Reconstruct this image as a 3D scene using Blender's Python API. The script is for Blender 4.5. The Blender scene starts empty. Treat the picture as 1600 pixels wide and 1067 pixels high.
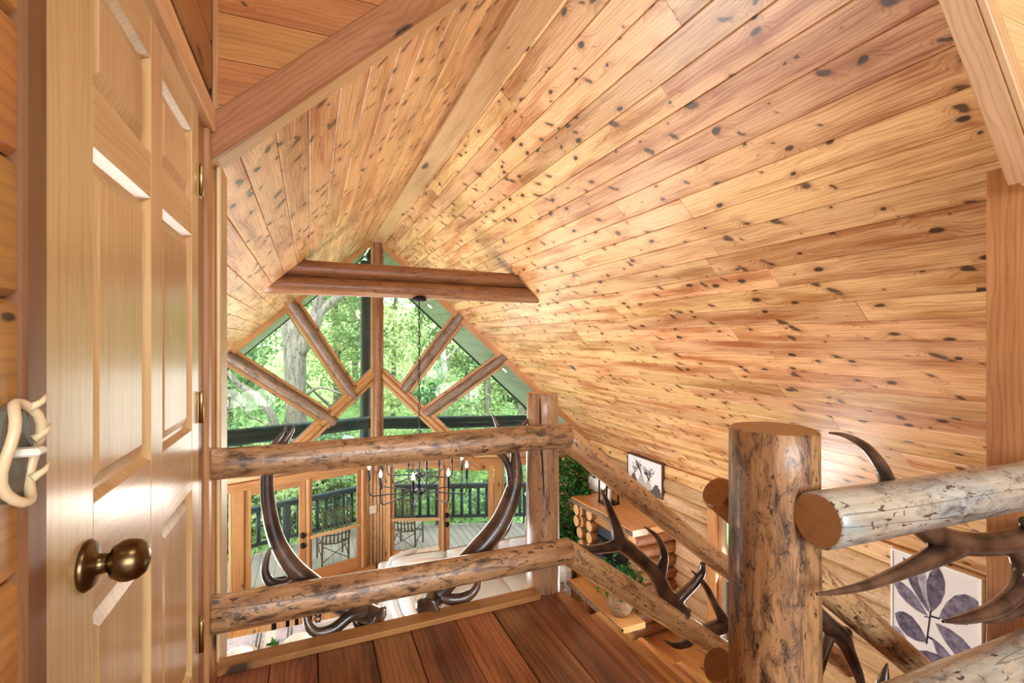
import bpy, bmesh, math, random
from mathutils import Vector, Matrix
random.seed(7)
D = bpy.data
SC = bpy.context.scene
COL = SC.collection
def V(*a): return Vector(a)

# ------------------------------------------------------------------ camera, sky, sun, exposure
CZ = 4.65                      # eye height above the main floor; the loft floor is at 3.40
LOFT = 3.40
TH = math.radians(22.3); FPX = 767.0
FW = V(math.sin(TH), math.cos(TH), 0); RT = V(math.cos(TH), -math.sin(TH), 0); UP = V(0, 0, 1)
CAMP = V(0, 0, CZ)
cam = D.cameras.new('camera'); cam.sensor_width = 36; cam.lens = 36*FPX/1600; cam.clip_start = .02; cam.clip_end = 300
camo = D.objects.new('camera', cam); COL.objects.link(camo)
camo.location = CAMP; camo.rotation_euler = (math.pi/2, 0, -TH); SC.camera = camo

w = D.worlds.new('sky'); SC.world = w; w.use_nodes = True
bg = w.node_tree.nodes['Background']; bg.inputs[0].default_value = (.86, .94, 1, 1); bg.inputs[1].default_value = 4.0
sun = D.lights.new('sun', 'SUN'); sun.energy = 5.0; sun.angle = .15; sun.color = (1, .95, .85)
suno = D.objects.new('sun', sun); COL.objects.link(suno); suno.rotation_euler = (math.radians(38), 0, math.radians(-25))

def area(name, loc, aim, sx, sy, energy, col):
    l = D.lights.new(name, 'AREA'); l.shape = 'RECTANGLE'; l.size = sx; l.size_y = sy; l.energy = energy; l.color = col
    o = D.objects.new(name, l); COL.objects.link(o); o.location = loc
    o.rotation_euler = (Vector(aim)-Vector(loc)).to_track_quat('-Z', 'Y').to_euler(); return o
# daylight entering at the loft back, right and front windows; the side light is added
area('loft_window_daylight', (.9, -2.85, 5.0), (.9, 2, 4.6), 2.6, 1.7, 150, (.9, .96, 1))
area('added_side_light', (-2.85, 6.2, 1.25), (3.6, 5.6, 5.0), 4.2, 1.2, 290, (.93, .97, 1))  # added area light for the right ceiling; no window known on this side
area('right_window_daylight', (5.3, 5.04, .95), (-2.4, 5.2, 4.2), .8, 1.5, 55, (.92, .97, 1))
area('front_window_daylight', (1.3, 9.5, 3.3), (1.6, 2, 4.6), 3.6, 1.8, 38, (.93, 1, .94))

SC.view_settings.view_transform = 'Standard'; SC.view_settings.look = 'None'
SC.view_settings.exposure = 0.22; SC.view_settings.gamma = 1.0; SC.view_settings.use_curve_mapping = False

# ------------------------------------------------------------------ geometry of the place
XR = 1.27; ZR = 6.817          # ridge
PL, PR = .92, 1.0              # roof pitches
YA = 10.47                     # tip of the prow wall
PA = math.radians(19.0); TA = math.tan(PA)
XE = 5.5                       # right log wall
XL = -2.97                     # left log wall
def zroof(x): return ZR-PR*(x-XR) if x > XR else ZR-PL*(XR-x)
def yprow(x, off=0): return YA-abs(x-XR)*TA+off
NL = V(-math.sin(PA), math.cos(PA), 0); NR = V(math.sin(PA), math.cos(PA), 0)
AP = V(XR, YA, 0)
def ray(u, v): return FW+RT*((u-800)/FPX)+UP*((533.5-v)/FPX)
def on(u, v, n, p):
    d = ray(u, v); n = Vector(n); t = (Vector(p)-CAMP).dot(n)/d.dot(n); return CAMP+d*t
def onX(u, v, x): return on(u, v, (1, 0, 0), (x, 0, 0))
def onY(u, v, y): return on(u, v, (0, 1, 0), (0, y, 0))
def onZ(u, v, z): return on(u, v, (0, 0, 1), (0, 0, z))
def onD(u, v, d): return CAMP+ray(u, v)*d
def onL(u, v, off=0): return on(u, v, NL, AP+NL*off)
def onR(u, v, off=0): return on(u, v, NR, AP+NR*off)
def dep(p): return (p-CAMP).dot(FW)

# ------------------------------------------------------------------ material helpers
def srgb(h):
    h = h.lstrip('#'); c = [int(h[i:i+2], 16)/255 for i in (0, 2, 4)]
    return tuple((x/12.92 if x <= .04045 else ((x+.055)/1.055)**2.4) for x in c)+(1,)
class NT:
    def __init__(s, name):
        s.mt = D.materials.new(name); s.mt.use_nodes = True; s.t = s.mt.node_tree; s.t.nodes.clear()
        s.out = s.t.nodes.new('ShaderNodeOutputMaterial')
    def n(s, ty, ins=None, **pr):
        nd = s.t.nodes.new('ShaderNode'+{'Noise': 'TexNoise', 'Wave': 'TexWave', 'Voronoi': 'TexVoronoi'}.get(ty, ty))
        for k, v in pr.items(): setattr(nd, k, v)
        for k, v in (ins or {}).items(): s.set(nd.inputs[k], v)
        return nd
    def set(s, sock, v):
        if isinstance(v, bpy.types.NodeSocket): s.t.links.new(v, sock)
        elif isinstance(v, bpy.types.Node): s.t.links.new(v.outputs[0], sock)
        else: sock.default_value = v
    def m(s, op, a, b=0.0, c=0.0, clamp=False):
        return s.n('Math', {0: a, 1: b, 2: c}, operation=op, use_clamp=clamp).outputs[0]
    def vm(s, op, a, b): return s.n('VectorMath', {0: a, 1: b}, operation=op).outputs[0]
    def mr(s, v, a, b, c=0.0, d=1.0): return s.n('MapRange', {0: v, 1: a, 2: b, 3: c, 4: d}).outputs[0]
    def mix(s, f, a, b, bt='MIX'):
        nd = s.n('Mix', data_type='RGBA', blend_type=bt)
        s.set(nd.inputs[0], f); s.set(nd.inputs[6], a); s.set(nd.inputs[7], b); return nd.outputs[2]
    def done(s, sh): s.t.links.new(sh.outputs[0], s.out.inputs[0]); return s.mt
    def pb(s, col, rough=.5, bump=None, bs=.2, bd=.01, **kw):
        p = s.n('BsdfPrincipled'); s.set(p.inputs['Base Color'], col); s.set(p.inputs['Roughness'], rough)
        for k, v in kw.items(): s.set(p.inputs[k.replace('_', ' ')], v)
        if bump is not None:
            b = s.n('Bump', {'Strength': bs, 'Distance': bd, 'Height': bump}); s.t.links.new(b.outputs[0], p.inputs['Normal'])
        return s.done(p)
def plain(name, h, rough=.5, **kw):
    return NT(name).pb(srgb(h), rough, **kw)
def wood(name, light, dark, knot='#3a2113', knots=.5, rough=.42, var=.16, ks=(3.2, 6.5), ksize=.17, scale=1.0, coat=0.0, streak=.35, spikes=.0, heart=.55):
    g = NT(name); tc = g.n('TexCoord'); oi = g.n('ObjectInfo'); rnd = oi.outputs['Random']
    off = g.n('CombineXYZ', {0: g.m('MULTIPLY', rnd, 83.1), 1: g.m('MULTIPLY', rnd, 37.7), 2: g.m('MULTIPLY', rnd, 19.3)})
    P = g.vm('ADD', tc.outputs['Object'], off.outputs[0])
    s = g.n('SeparateXYZ', {0: P})
    wob = g.n('Noise', {'Vector': g.vm('MULTIPLY', P, (7, 14, 14)), 'Scale': 1.0, 'Detail': 2.0})
    kv = g.vm('ADD', g.vm('MULTIPLY', P, (ks[0], ks[1], ks[1])), g.vm('MULTIPLY', wob.outputs['Color'], (.22, .22, .22)))
    vo = g.n('Voronoi', {'Vector': kv, 'Scale': 1.0, 'Randomness': .9}, voronoi_dimensions='2D')
    rc = g.n('SeparateColor', {0: vo.outputs['Color']})
    rad = g.m('MULTIPLY', g.m('MAXIMUM', g.m('SUBTRACT', rc.outputs[0], 1-knots), .0), ksize/max(knots, .01))
    rad = g.m('ADD', rad, .0005)
    q = g.m('DIVIDE', vo.outputs['Distance'], rad)
    km = g.mr(q, .62, 1.05, 1, 0); halo = g.mr(q, .8, 3.4, 1, 0)
    if spikes > 0:                                   # slanting spike knots
        rv = g.n('VectorRotate', {'Vector': P, 'Angle': .62}, rotation_type='Z_AXIS')
        sv = g.vm('ADD', g.vm('MULTIPLY', rv.outputs[0], (3.4, 7.5, 1)), g.vm('MULTIPLY', wob.outputs['Color'], (.5, .5, .5)))
        v2 = g.n('Voronoi', {'Vector': sv, 'Scale': 1.0, 'Randomness': 1.0}, voronoi_dimensions='2D')
        r2 = g.n('SeparateColor', {0: v2.outputs['Color']})
        rad2 = g.m('ADD', g.m('MULTIPLY', g.m('MAXIMUM', g.m('SUBTRACT', r2.outputs[1], 1-spikes), .0), .22/spikes), .0005)
        q2 = g.m('DIVIDE', v2.outputs['Distance'], rad2)
        km = g.m('MAXIMUM', km, g.m('MULTIPLY', g.mr(q2, .55, 1.0, 1, 0), .9)); halo = g.m('MAXIMUM', halo, g.mr(q2, .8, 2.6, 1, 0))
    # grain that swirls round the knots
    gv = g.n('CombineXYZ', {0: g.m('MULTIPLY', s.outputs[0], .14*scale), 1: g.m('ADD', g.m('MULTIPLY', s.outputs[1], scale), g.m('MULTIPLY', halo, .045)), 2: g.m('MULTIPLY', s.outputs[2], scale)})
    wv = g.n('Wave', {'Vector': gv.outputs[0], 'Scale': 15.0, 'Distortion': 9.0, 'Detail': 2.0, 'Detail Scale': 1.3, 'Detail Roughness': .5}, wave_type='BANDS', bands_direction='Y')
    st = g.n('Noise', {'Vector': g.vm('MULTIPLY', P, (1.4*scale, 42*scale, 42*scale)), 'Scale': 1.0, 'Detail': 4.0, 'Roughness': .65})
    big = g.n('Noise', {'Vector': g.vm('MULTIPLY', P, (.9, 7, 7)), 'Scale': 1.0, 'Detail': 3.0, 'Roughness': .6})
    f = g.m('ADD', g.m('MULTIPLY', g.m('POWER', wv.outputs['Fac'], 3.5), .34), g.m('MULTIPLY', g.mr(st.outputs[0], .35, .75), streak), clamp=True)
    f = g.m('ADD', f, g.mr(big.outputs[0], .45, .72, 0, heart), clamp=True)
    c = g.mix(f, srgb(light), srgb(dark))
    tone = g.m('ADD', g.m('MULTIPLY', g.m('SUBTRACT', g.m('FRACT', g.m('MULTIPLY', rnd, 7.31)), .5), var*2), 1.0)
    hs = g.n('HueSaturation', {'Hue': g.m('ADD', .5, g.m('MULTIPLY', g.m('SUBTRACT', g.m('FRACT', g.m('MULTIPLY', rnd, 13.7)), .5), .018)), 'Saturation': 1.0, 'Value': tone, 'Color': c})
    c = g.mix(g.m('MULTIPLY', halo, .42), hs.outputs[0], srgb(dark))
    c = g.mix(g.m('MULTIPLY', km, .93), c, srgb(knot))
    return g.pb(c, rough, bump=g.m('SUBTRACT', st.outputs[0], g.m('MULTIPLY', km, .5)), bs=.12, bd=.004, Coat_Weight=coat, Coat_Roughness=.18)
def logmat(name, light, dark, patch, patches=.5, rough=.4, coat=.25, tint=None, marks=1.0, vert=False):
    g = NT(name); tc = g.n('TexCoord'); rnd = g.n('ObjectInfo').outputs['Random']
    off = g.n('CombineXYZ', {0: g.m('MULTIPLY', rnd, 61.0), 1: g.m('MULTIPLY', rnd, 3.7), 2: g.m('MULTIPLY', rnd, 2.3)})
    P = g.vm('ADD', tc.outputs['Object'], off.outputs[0])
    if vert:
        sp_ = g.n('SeparateXYZ', {0: P}); P = g.n('CombineXYZ', {0: sp_.outputs[2], 1: sp_.outputs[1], 2: sp_.outputs[0]}).outputs[0]; P = g.vm('MULTIPLY', P, (.45, .45, .45))
    st = g.n('Noise', {'Vector': g.vm('MULTIPLY', P, (2.2, 26, 26)), 'Scale': 1.0, 'Detail': 5.0, 'Roughness': .65})
    bl = g.n('Noise', {'Vector': g.vm('MULTIPLY', P, (3.0, 9, 9)), 'Scale': 1.0, 'Detail': 4.0, 'Roughness': .7})
    bl2 = g.n('Noise', {'Vector': g.vm('MULTIPLY', P, (9, 24, 24)), 'Scale': 1.0, 'Detail': 5.0, 'Roughness': .75, 'Distortion': .6})
    mk = g.n('Noise', {'Vector': g.vm('MULTIPLY', P, (26, 64, 64)), 'Scale': 1.0, 'Detail': 2.0, 'Roughness': .5, 'Distortion': 1.2})
    ck = g.n('Noise', {'Vector': g.vm('MULTIPLY', P, (.5, 11, 11)), 'Scale': 1.0, 'Detail': 1.0})
    c = g.mix(g.mr(st.outputs[0], .3, .72), srgb(light), srgb(dark))
    if tint: c = g.mix(g.mr(bl.outputs['Color'], .42, .68, 0, .8), c, srgb(tint))
    t0 = .64-.16*patches
    pm = g.m('MULTIPLY', g.mr(bl.outputs[0], t0-.1, t0+.1), g.mr(bl2.outputs[0], .46, .62))
    c = g.mix(g.m('MULTIPLY', pm, .9), c, srgb(patch))
    mm = g.m('MULTIPLY', g.mr(mk.outputs[0], .665-.03*marks, .70-.03*marks), .85, clamp=True)
    c = g.mix(mm, c, srgb('#231710'))
    cm = g.m('MULTIPLY', g.m('SUBTRACT', 1.0, g.mr(g.m('ABSOLUTE', g.m('SUBTRACT', ck.outputs[0], .5)), .002, .008)), .55)
    c = g.mix(cm, c, srgb('#2a1a12'))
    vs = g.n('HueSaturation', {'Hue': .5, 'Saturation': 1.0, 'Value': g.m('ADD', .88, g.m('MULTIPLY', rnd, .24)), 'Color': c})
    h = g.m('SUBTRACT', g.m('ADD', st.outputs[0], bl2.outputs[0]), g.m('ADD', cm, pm))
    return g.pb(vs.outputs[0], rough, bump=h, bs=.3, bd=.006, Coat_Weight=coat, Coat_Roughness=.2)
def endgrain(name, light, dark):
    g = NT(name); tc = g.n('TexCoord'); s = g.n('SeparateXYZ', {0: tc.outputs['Object']})
    v = g.n('CombineXYZ', {0: 0.0, 1: s.outputs[1], 2: s.outputs[2]})
    wv = g.n('Wave', {'Vector': v.outputs[0], 'Scale': 22.0, 'Distortion': 2.0, 'Detail': 1.0}, wave_type='RINGS', rings_direction='X')
    nz = g.n('Noise', {'Vector': v.outputs[0], 'Scale': 30.0, 'Detail': 3.0})
    c = g.mix(g.m('MULTIPLY', wv.outputs['Fac'], .12), srgb(light), srgb(dark))
    c = g.mix(g.mr(nz.outputs[0], .5, .8, 0, .5), c, srgb(dark))
    return g.pb(c, .6)
def leafmat(name, a, b, c3, tr=.45, sc=1.3):
    g = NT(name); tc = g.n('TexCoord'); ge = g.n('NewGeometry')
    nz = g.n('Noise', {'Vector': tc.outputs['Object'], 'Scale': sc, 'Detail': 2.0})
    wn = ge.outputs['Random Per Island']
    c = g.mix(g.mr(nz.outputs[0], .35, .65), srgb(a), srgb(b)); c = g.mix(g.m('MULTIPLY', wn, .55), c, srgb(c3))
    d = g.n('BsdfDiffuse', {'Color': c}); t = g.n('BsdfTranslucent', {'Color': c})
    return g.done(g.n('MixShader', {0: tr, 1: d.outputs[0], 2: t.outputs[0]}))
def glassmat(name, tint):
    g = NT(name); tr = g.n('BsdfTransparent', {'Color': srgb(tint)}); gl = g.n('BsdfGlossy', {'Roughness': .01})
    fr = g.n('Fresnel', {'IOR': 1.35})
    return g.done(g.n('MixShader', {0: fr.outputs[0], 1: tr.outputs[0], 2: gl.outputs[0]}))
def emit(name, h, st):
    g = NT(name); return g.done(g.n('Emission', {'Color': srgb(h), 'Strength': st}))

M = {}
M['ceil'] = wood('ceiling_pine', '#eec28c', '#a66834', '#2c1910', knots=.55, ks=(3.8, 7.0), ksize=.17, rough=.38, var=.16, coat=.1, spikes=.48, heart=.85)
M['casing'] = wood('casing_pine_umber', '#855a34', '#61401f', '#24140c', knots=.2, ks=(1.7, 5), ksize=.15, rough=.45)
M['header'] = wood('header_pine', '#bb7740', '#8d4f22', '#2a170d', knots=.3, ks=(2.0, 6), ksize=.14, rough=.42, spikes=.1)
M['trimdark'] = wood('trim_pine_brown', '#a87040', '#7a4a26', '#24140c', knots=.35, ks=(1.7, 5), ksize=.17, rough=.4)
M['trim'] = wood('trim_pine', '#dcb684', '#b58550', '#3a2a20', knots=.3, ks=(1.3, 4), ksize=.15, rough=.42)
M['trimmid'] = wood('trim_pine_amber', '#c4935c', '#976437', '#38200f', knots=.4, ks=(2.0, 7), ksize=.13, rough=.42)
M['door'] = wood('door_pine', '#d6b282', '#b78d5a', '#4a3426', knots=.14, ks=(1.3, 4), ksize=.13, rough=.3, var=.05, coat=.3)
M['wallplank'] = wood('wall_plank_pine', '#b9803f', '#8d5a26', '#1d120c', knots=.3, ks=(2.0, 6), ksize=.12, rough=.4)
M['floor'] = wood('loft_floor_planks', '#9c6036', '#562e17', '#24120a', knots=.4, ks=(1.5, 5), ksize=.17, rough=.34, var=.32, coat=.12, streak=.6, heart=.8)
M['stair'] = wood('stair_tread_planks', '#b57a45', '#85512c', '#2a180f', knots=.3, ks=(1.6, 5), ksize=.14, rough=.4, var=.2)
M['mainfloor'] = wood('main_floor_pine', '#d29a5e', '#a9682f', '#4a2a15', knots=.3, ks=(1.6, 5), ksize=.13, rough=.25, var=.14, coat=.2)
M['log'] = logmat('peeled_log', '#c59a6c', '#8f6340', '#2f1c12', patches=1.35, marks=1.4)
M['logpale'] = logmat('pale_peeled_log', '#dfb584', '#b08253', '#4c2f1d', patches=.75, coat=.3, marks=1.5)
M['logpost'] = logmat('post_log', '#bb8f66', '#8b6242', '#402818', patches=.5, marks=.4)
M['newel'] = logmat('newel_log', '#b98d5e', '#74492a', '#26140c', patches=1.5, marks=.8)
M['sheenlog'] = logmat('window_sheen_log', '#c9bba4', '#8c7c68', '#544a42', patches=1.0, tint='#87a0a6', rough=.3, coat=.5)  # bluish tint paints the back window's reflection onto the log
M['wallog'] = logmat('wall_log', '#d9b88c', '#b58d60', '#7e5a38', patches=.2, marks=.25, coat=0, rough=.5)
M['walldark'] = logmat('hearth_log', '#a9703f', '#79492a', '#432616', patches=.35, marks=.3, coat=0, rough=.5)
M['beam'] = logmat('beam_log', '#ab7a52', '#784e31', '#46291b', patches=.35, marks=.15, coat=.1)
M['brace'] = logmat('brace_log', '#a48c76', '#6f5d50', '#3f342e', patches=.9, marks=.2, coat=0)
M['end'] = endgrain('log_end', '#a87945', '#80532c')
M['endpale'] = endgrain('pale_log_end', '#dcae78', '#b98450')
M['enddark'] = endgrain('amber_log_end', '#8a6034', '#664222')
g = NT('antler'); tc = g.n('TexCoord'); a1 = g.n('Noise', {'Vector': tc.outputs['Object'], 'Scale': 9.0, 'Detail': 3.0}); a2 = g.n('Noise', {'Vector': tc.outputs['Object'], 'Scale': 90.0, 'Detail': 3.0})
M['antler'] = g.pb(g.mix(g.mr(a1.outputs[0], .38, .68), srgb('#2e2019'), srgb('#664a38')), .28, bump=a2.outputs[0], bs=.4, bd=.003, Coat_Weight=.4)
M['antlertip'] = plain('antler_tip', '#8d7058', .35)
M['black'] = plain('black_metal', '#15161a', .4, Metallic=.5)
M['deckrail'] = logmat('blue_black_log', '#3c4a52', '#28343b', '#1a2125', patches=.4, marks=.3, coat=.15, rough=.45)
M['deck'] = wood('deck_boards', '#cdb8b0', '#ab9896', '#6a6160', knots=.05, rough=.6, var=.08, streak=.2)
M['soffit'] = wood('soffit_boards', '#c6c1b6', '#a8a499', '#77736a', knots=.1, rough=.6, var=.06, streak=.2)
M['underlay'] = plain('dark_joint', '#2b1a10', .8)
M['roofing'] = plain('roof_shingle', '#4a4744', .9)
M['glass'] = glassmat('window_glass', '#f2fbf6')
M['brass'] = plain('aged_brass', '#6b583c', .3, Metallic=1.0)
M['hinge'] = plain('hinge_brass', '#b39a6a', .3, Metallic=1.0)
M['cream'] = plain('cream_plastic', '#e8e1d2', .4)
M['iron'] = plain('dark_iron', '#23211f', .5, Metallic=.6)
M['bulb'] = emit('bulb_glow', '#fff4e2', 26)
M['reflectglow'] = emit('lamp_reflection_glow', '#ffe9c8', 9)  # glow standing in for lamps reflected in the glass
M['lampwhite'] = emit('added_lamp_glow', '#fff1dc', 4)
g = NT('sofa_linen'); tc = g.n('TexCoord'); nz = g.n('Noise', {'Vector': tc.outputs['Object'], 'Scale': 180.0, 'Detail': 2.0})
M['sofa'] = g.pb(g.mix(g.mr(nz.outputs[0], .3, .7), srgb('#d6d8d8'), srgb('#c2c4c2')), .9, bump=nz.outputs[0], bs=.2, bd=.003)
M['piping'] = plain('sofa_piping', '#6f6b63', .9)
M['throw'] = plain('knitted_throw', '#e6e4de', .95)
M['blush'] = plain('blush_pillow', '#dcc8b8', .95)
M['navy'] = plain('navy_pillow', '#1e2a3a', .9)
M['white'] = plain('white_glaze', '#eeeeea', .25)
g = NT('whitewashed_table'); tc = g.n('TexCoord'); n1 = g.n('Noise', {'Vector': g.vm('MULTIPLY', tc.outputs['Object'], (2, 18, 18)), 'Scale': 1.0, 'Detail': 4.0})
M['table'] = g.pb(g.mix(g.mr(n1.outputs[0], .4, .7), srgb('#d8d5d2'), srgb('#a9a7ab')), .35)
g = NT('hide_placemat'); tc = g.n('TexCoord'); n1 = g.n('Noise', {'Vector': g.vm('MULTIPLY', tc.outputs['Object'], (6, 9, 9)), 'Scale': 1.0, 'Detail': 6.0, 'Roughness': .7, 'Distortion': 1.0})
M['placemat'] = g.pb(g.mix(g.mr(n1.outputs[0], .55, .72), g.mix(g.mr(n1.outputs[0], .35, .55), srgb('#8d9bb0'), srgb('#cfc8cf')), srgb('#8d6470')), .7)
M['runner'] = plain('runner_linen', '#dcdcd2', .9); M['stripe'] = plain('runner_stripe', '#5d6763', .9)
M['leafdark'] = leafmat('houseplant_leaf', '#1f4a2c', '#2f6a38', '#6d9a4a', .25, 4)
M['leafA'] = leafmat('oak_leaf', '#557c46', '#90ab70', '#dbe0bb', .5, .5)
M['leafB'] = leafmat('young_leaf', '#8aa262', '#bcc78e', '#f0ebc6', .5, .5)
M['leafC'] = leafmat('deep_green_leaf', '#2d5236', '#668c62', '#bcd0b2', .45, .5)  # deeper green leaf tone
M['grass'] = leafmat('forest_floor', '#6f9a58', '#98bd72', '#b8c78c', .2, .8)
M['bark'] = logmat('oak_bark', '#978b7f', '#5d544d', '#332d29', patches=1.0, coat=0, rough=.9, marks=.6, vert=True)
M['barkpale'] = logmat('pale_bark', '#d0c8bd', '#a1978c', '#5f564e', patches=.6, coat=0, rough=.9, marks=.5, vert=True)
M['hickory'] = logmat('hickory_stick', '#9a8466', '#6b5842', '#3f3226', patches=.4, coat=0, rough=.6)
g = NT('woven_basket'); tc = g.n('TexCoord'); vv = g.n('Voronoi', {'Vector': tc.outputs['Object'], 'Scale': 46.0})
M['basket'] = g.pb(g.mix(g.mr(vv.outputs['Distance'], .1, .6), srgb('#b89a72'), srgb('#7d6043')), .8, bump=vv.outputs['Distance'], bs=.8, bd=.01)
M['slab'] = wood('live_edge_slab', '#dca869', '#b98046', '#3c2618', knots=.4, ks=(1.5, 3), ksize=.15, rough=.3, scale=.6, coat=.2)
M['bark_edge'] = logmat('slab_bark_edge', '#9b8772', '#6b543f', '#3f2e21', patches=.6, coat=0, rough=.8)
M['slate'] = plain('firebox_slate', '#39434c', .4)
M['fireglass'] = plain('firebox_black', '#12161b', .12)
M['canvas'] = plain('canvas_white', '#e9e8ea', .8)
M['frame'] = plain('brown_frame', '#5d4636', .5)
M['petal'] = None
def petalmat(name, a, b):
    g = NT(name); tc = g.n('TexCoord'); n1 = g.n('Noise', {'Vector': tc.outputs['Object'], 'Scale': 14.0, 'Detail': 4.0, 'Distortion': .6})
    return g.pb(g.mix(g.mr(n1.outputs[0], .36, .64), srgb(a), srgb(b)), .8)
M['petal'] = petalmat('ink_petal', '#5b5468', '#8d869b'); M['petal2'] = petalmat('ink_petal_dark', '#443e52', '#777085'); M['petal3'] = petalmat('ink_petal_pale', '#b9b5c2', '#8f899c')
M['ink'] = plain('ink_line', '#2b2735', .8); M['sketch'] = plain('sketch_grey', '#b7b1aa', .8); M['sketchdark'] = plain('sketch_dark', '#5a544f', .8)
M['clear'] = glassmat('clear_glass', '#ffffff')
M['teal'] = plain('teal_knot', '#3f6b66', .5)
M['plate_metal'] = plain('switch_plate_resin', '#d8bf96', .35); M['plate_inner'] = plain('switch_plate_inner', '#5f5a50', .4)

# ------------------------------------------------------------------ object helpers
WM = {}
def link(name, me, parent=None, mw=None):
    o = D.objects.new(name, me); COL.objects.link(o)
    mw = mw.copy() if mw is not None else Matrix.Identity(4)
    WM[o.name] = mw
    if parent is not None:
        o.parent = parent; o.matrix_basis = WM[parent.name].inverted() @ mw
    else: o.matrix_basis = mw
    return o
def empty(name, loc, label=None, cat=None, group=None, rz=0, kind=None):
    o = link(name, None, None, Matrix.Translation(Vector(loc)) @ Matrix.Rotation(rz, 4, 'Z')); o.empty_display_size = .1
    return tag(o, label, cat, group, kind)
def tag(o, label=None, cat=None, group=None, kind=None):
    if label: o['label'] = label
    if cat: o['category'] = cat
    if group: o['group'] = group
    if kind: o['kind'] = kind
    return o
def mesh(name, vs, fs, mats, mi=None, smooth=False):
    me = D.meshes.new(name); me.from_pydata([tuple(v) for v in vs], [], fs)
    for m in (mats if isinstance(mats, (list, tuple)) else [mats]): me.materials.append(m)
    if mi:
        for p, i in zip(me.polygons, mi): p.material_index = i
    if smooth is True:
        for p in me.polygons: p.use_smooth = True
    elif smooth:
        for p, s in zip(me.polygons, smooth): p.use_smooth = bool(s)
    me.update(); return me
def frame(c, ax, ay, az):
    m = Matrix.Identity(4)
    for i, a in enumerate((ax, ay, az)):
        for r in range(3): m[r][i] = a[r]
    for r in range(3): m[r][3] = c[r]
    return m
BOX = {}
def boxmesh(L, W, T, b, mat):
    k = (round(L, 4), round(W, 4), round(T, 4), round(b, 4), mat.name)
    if k in BOX: return BOX[k]
    bm = bmesh.new(); bmesh.ops.create_cube(bm, size=1.0)
    for v in bm.verts: v.co = Vector((v.co.x*L, v.co.y*W, v.co.z*T))
    if b > 0: bmesh.ops.bevel(bm, geom=bm.edges[:], offset=min(b, .3*min(L, W, T)), segments=1, affect='EDGES')
    me = D.meshes.new('box'); bm.to_mesh(me); bm.free(); me.materials.append(mat); BOX[k] = me; return me
def box(name, x0, x1, y0, y1, z0, z1, mat, parent=None, b=.004):
    d = [(x1-x0, V(1, 0, 0)), (y1-y0, V(0, 1, 0)), (z1-z0, V(0, 0, 1))]; d.sort(key=lambda t: -t[0])
    ax, ay = d[0][1], d[1][1]; az = ax.cross(ay)
    return link(name, boxmesh(d[0][0], d[1][0], d[2][0], b, mat), parent, frame(V((x0+x1)/2, (y0+y1)/2, (z0+z1)/2), ax, ay, az))
def bar(name, A, B, wd, th, up, mat, parent=None, b=.004):
    """box from A to B; 'up' hints the direction of its thickness th, wd is across"""
    A, B = Vector(A), Vector(B); ax = (B-A).normalized(); az = (Vector(up)-ax*Vector(up).dot(ax)).normalized(); ay = az.cross(ax)
    return link(name, boxmesh((B-A).length, wd, th, b, mat), parent, frame((A+B)/2, ax, ay, az))
PLK = {}
def plank(name, c, ax, ay, az, L, W, T, mat, parent, b=.006):
    """board whose show face (towards az) lies at c, long edges chamfered"""
    k = (round(L, 2), round(W, 3), round(T, 3), mat.name, b)
    if k not in PLK:
        pf = [(-W/2, -T), (-W/2, -b), (-W/2+b, 0), (W/2-b, 0), (W/2, -b), (W/2, -T)]
        L2 = k[0]/2; vs = [(-L2, y, z) for y, z in pf]+[(L2, y, z) for y, z in pf]
        fs = [(i, (i+1) % 6, (i+1) % 6+6, i+6) for i in range(6)]+[(5, 4, 3, 2, 1, 0), (6, 7, 8, 9, 10, 11)]
        PLK[k] = mesh('board', vs, [f[::-1] for f in fs], mat)
    return link(name, PLK[k], parent, frame(c, ax, ay, az))
def prism(name, pts, n, th, mats, parent=None, ax=None):
    """flat polygon (world points) pushed back by th against n; local X runs along ax"""
    n = Vector(n).normalized(); pts = [Vector(p) for p in pts]
    ax = Vector(ax).normalized() if ax is not None else (pts[1]-pts[0]).normalized()
    ax = (ax-n*ax.dot(n)).normalized(); ay = n.cross(ax); c = sum(pts, Vector())/len(pts)
    q = [((p-c).dot(ax), (p-c).dot(ay)) for p in pts]
    if sum(q[i-1][0]*q[i][1]-q[i][0]*q[i-1][1] for i in range(len(q))) < 0: q.reverse()
    k = len(q); vs = [(x, y, 0) for x, y in q]+[(x, y, -th) for x, y in q]
    fs = [tuple(range(k)), tuple(range(2*k-1, k-1, -1))]+[(i, i+k, (i+1) % k+k, (i+1) % k) for i in range(k)]
    return link(name, mesh(name, vs, fs, mats), parent, frame(c, ax, ay, n))
def tubedata(pts, rad, seg=12, cap=True, wob=None):
    pts = [Vector(p) for p in pts]; n = len(pts); T = []
    for i in range(n): T.append((pts[min(i+1, n-1)]-pts[max(i-1, 0)]).normalized())
    a = V(0, 0, 1) if abs(T[0].z) < .9 else V(0, 1, 0)
    N = (a-T[0]*a.dot(T[0])).normalized(); vs = []; fs = []
    for i in range(n):
        N = (N-T[i]*N.dot(T[i])).normalized(); Bn = T[i].cross(N)
        for j in range(seg):
            t = 2*math.pi*j/seg; r = rad[i]*(1 if wob is None else wob(i, j))
            vs.append(pts[i]+N*(r*math.cos(t))+Bn*(r*math.sin(t)))
    for i in range(n-1):
        for j in range(seg):
            k = (j+1) % seg; fs.append((i*seg+j, i*seg+k, (i+1)*seg+k, (i+1)*seg+j))
    nb = len(fs)
    if cap: fs += [tuple(range(seg-1, -1, -1)), tuple(range((n-1)*seg, n*seg))]
    return vs, fs, nb
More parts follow.
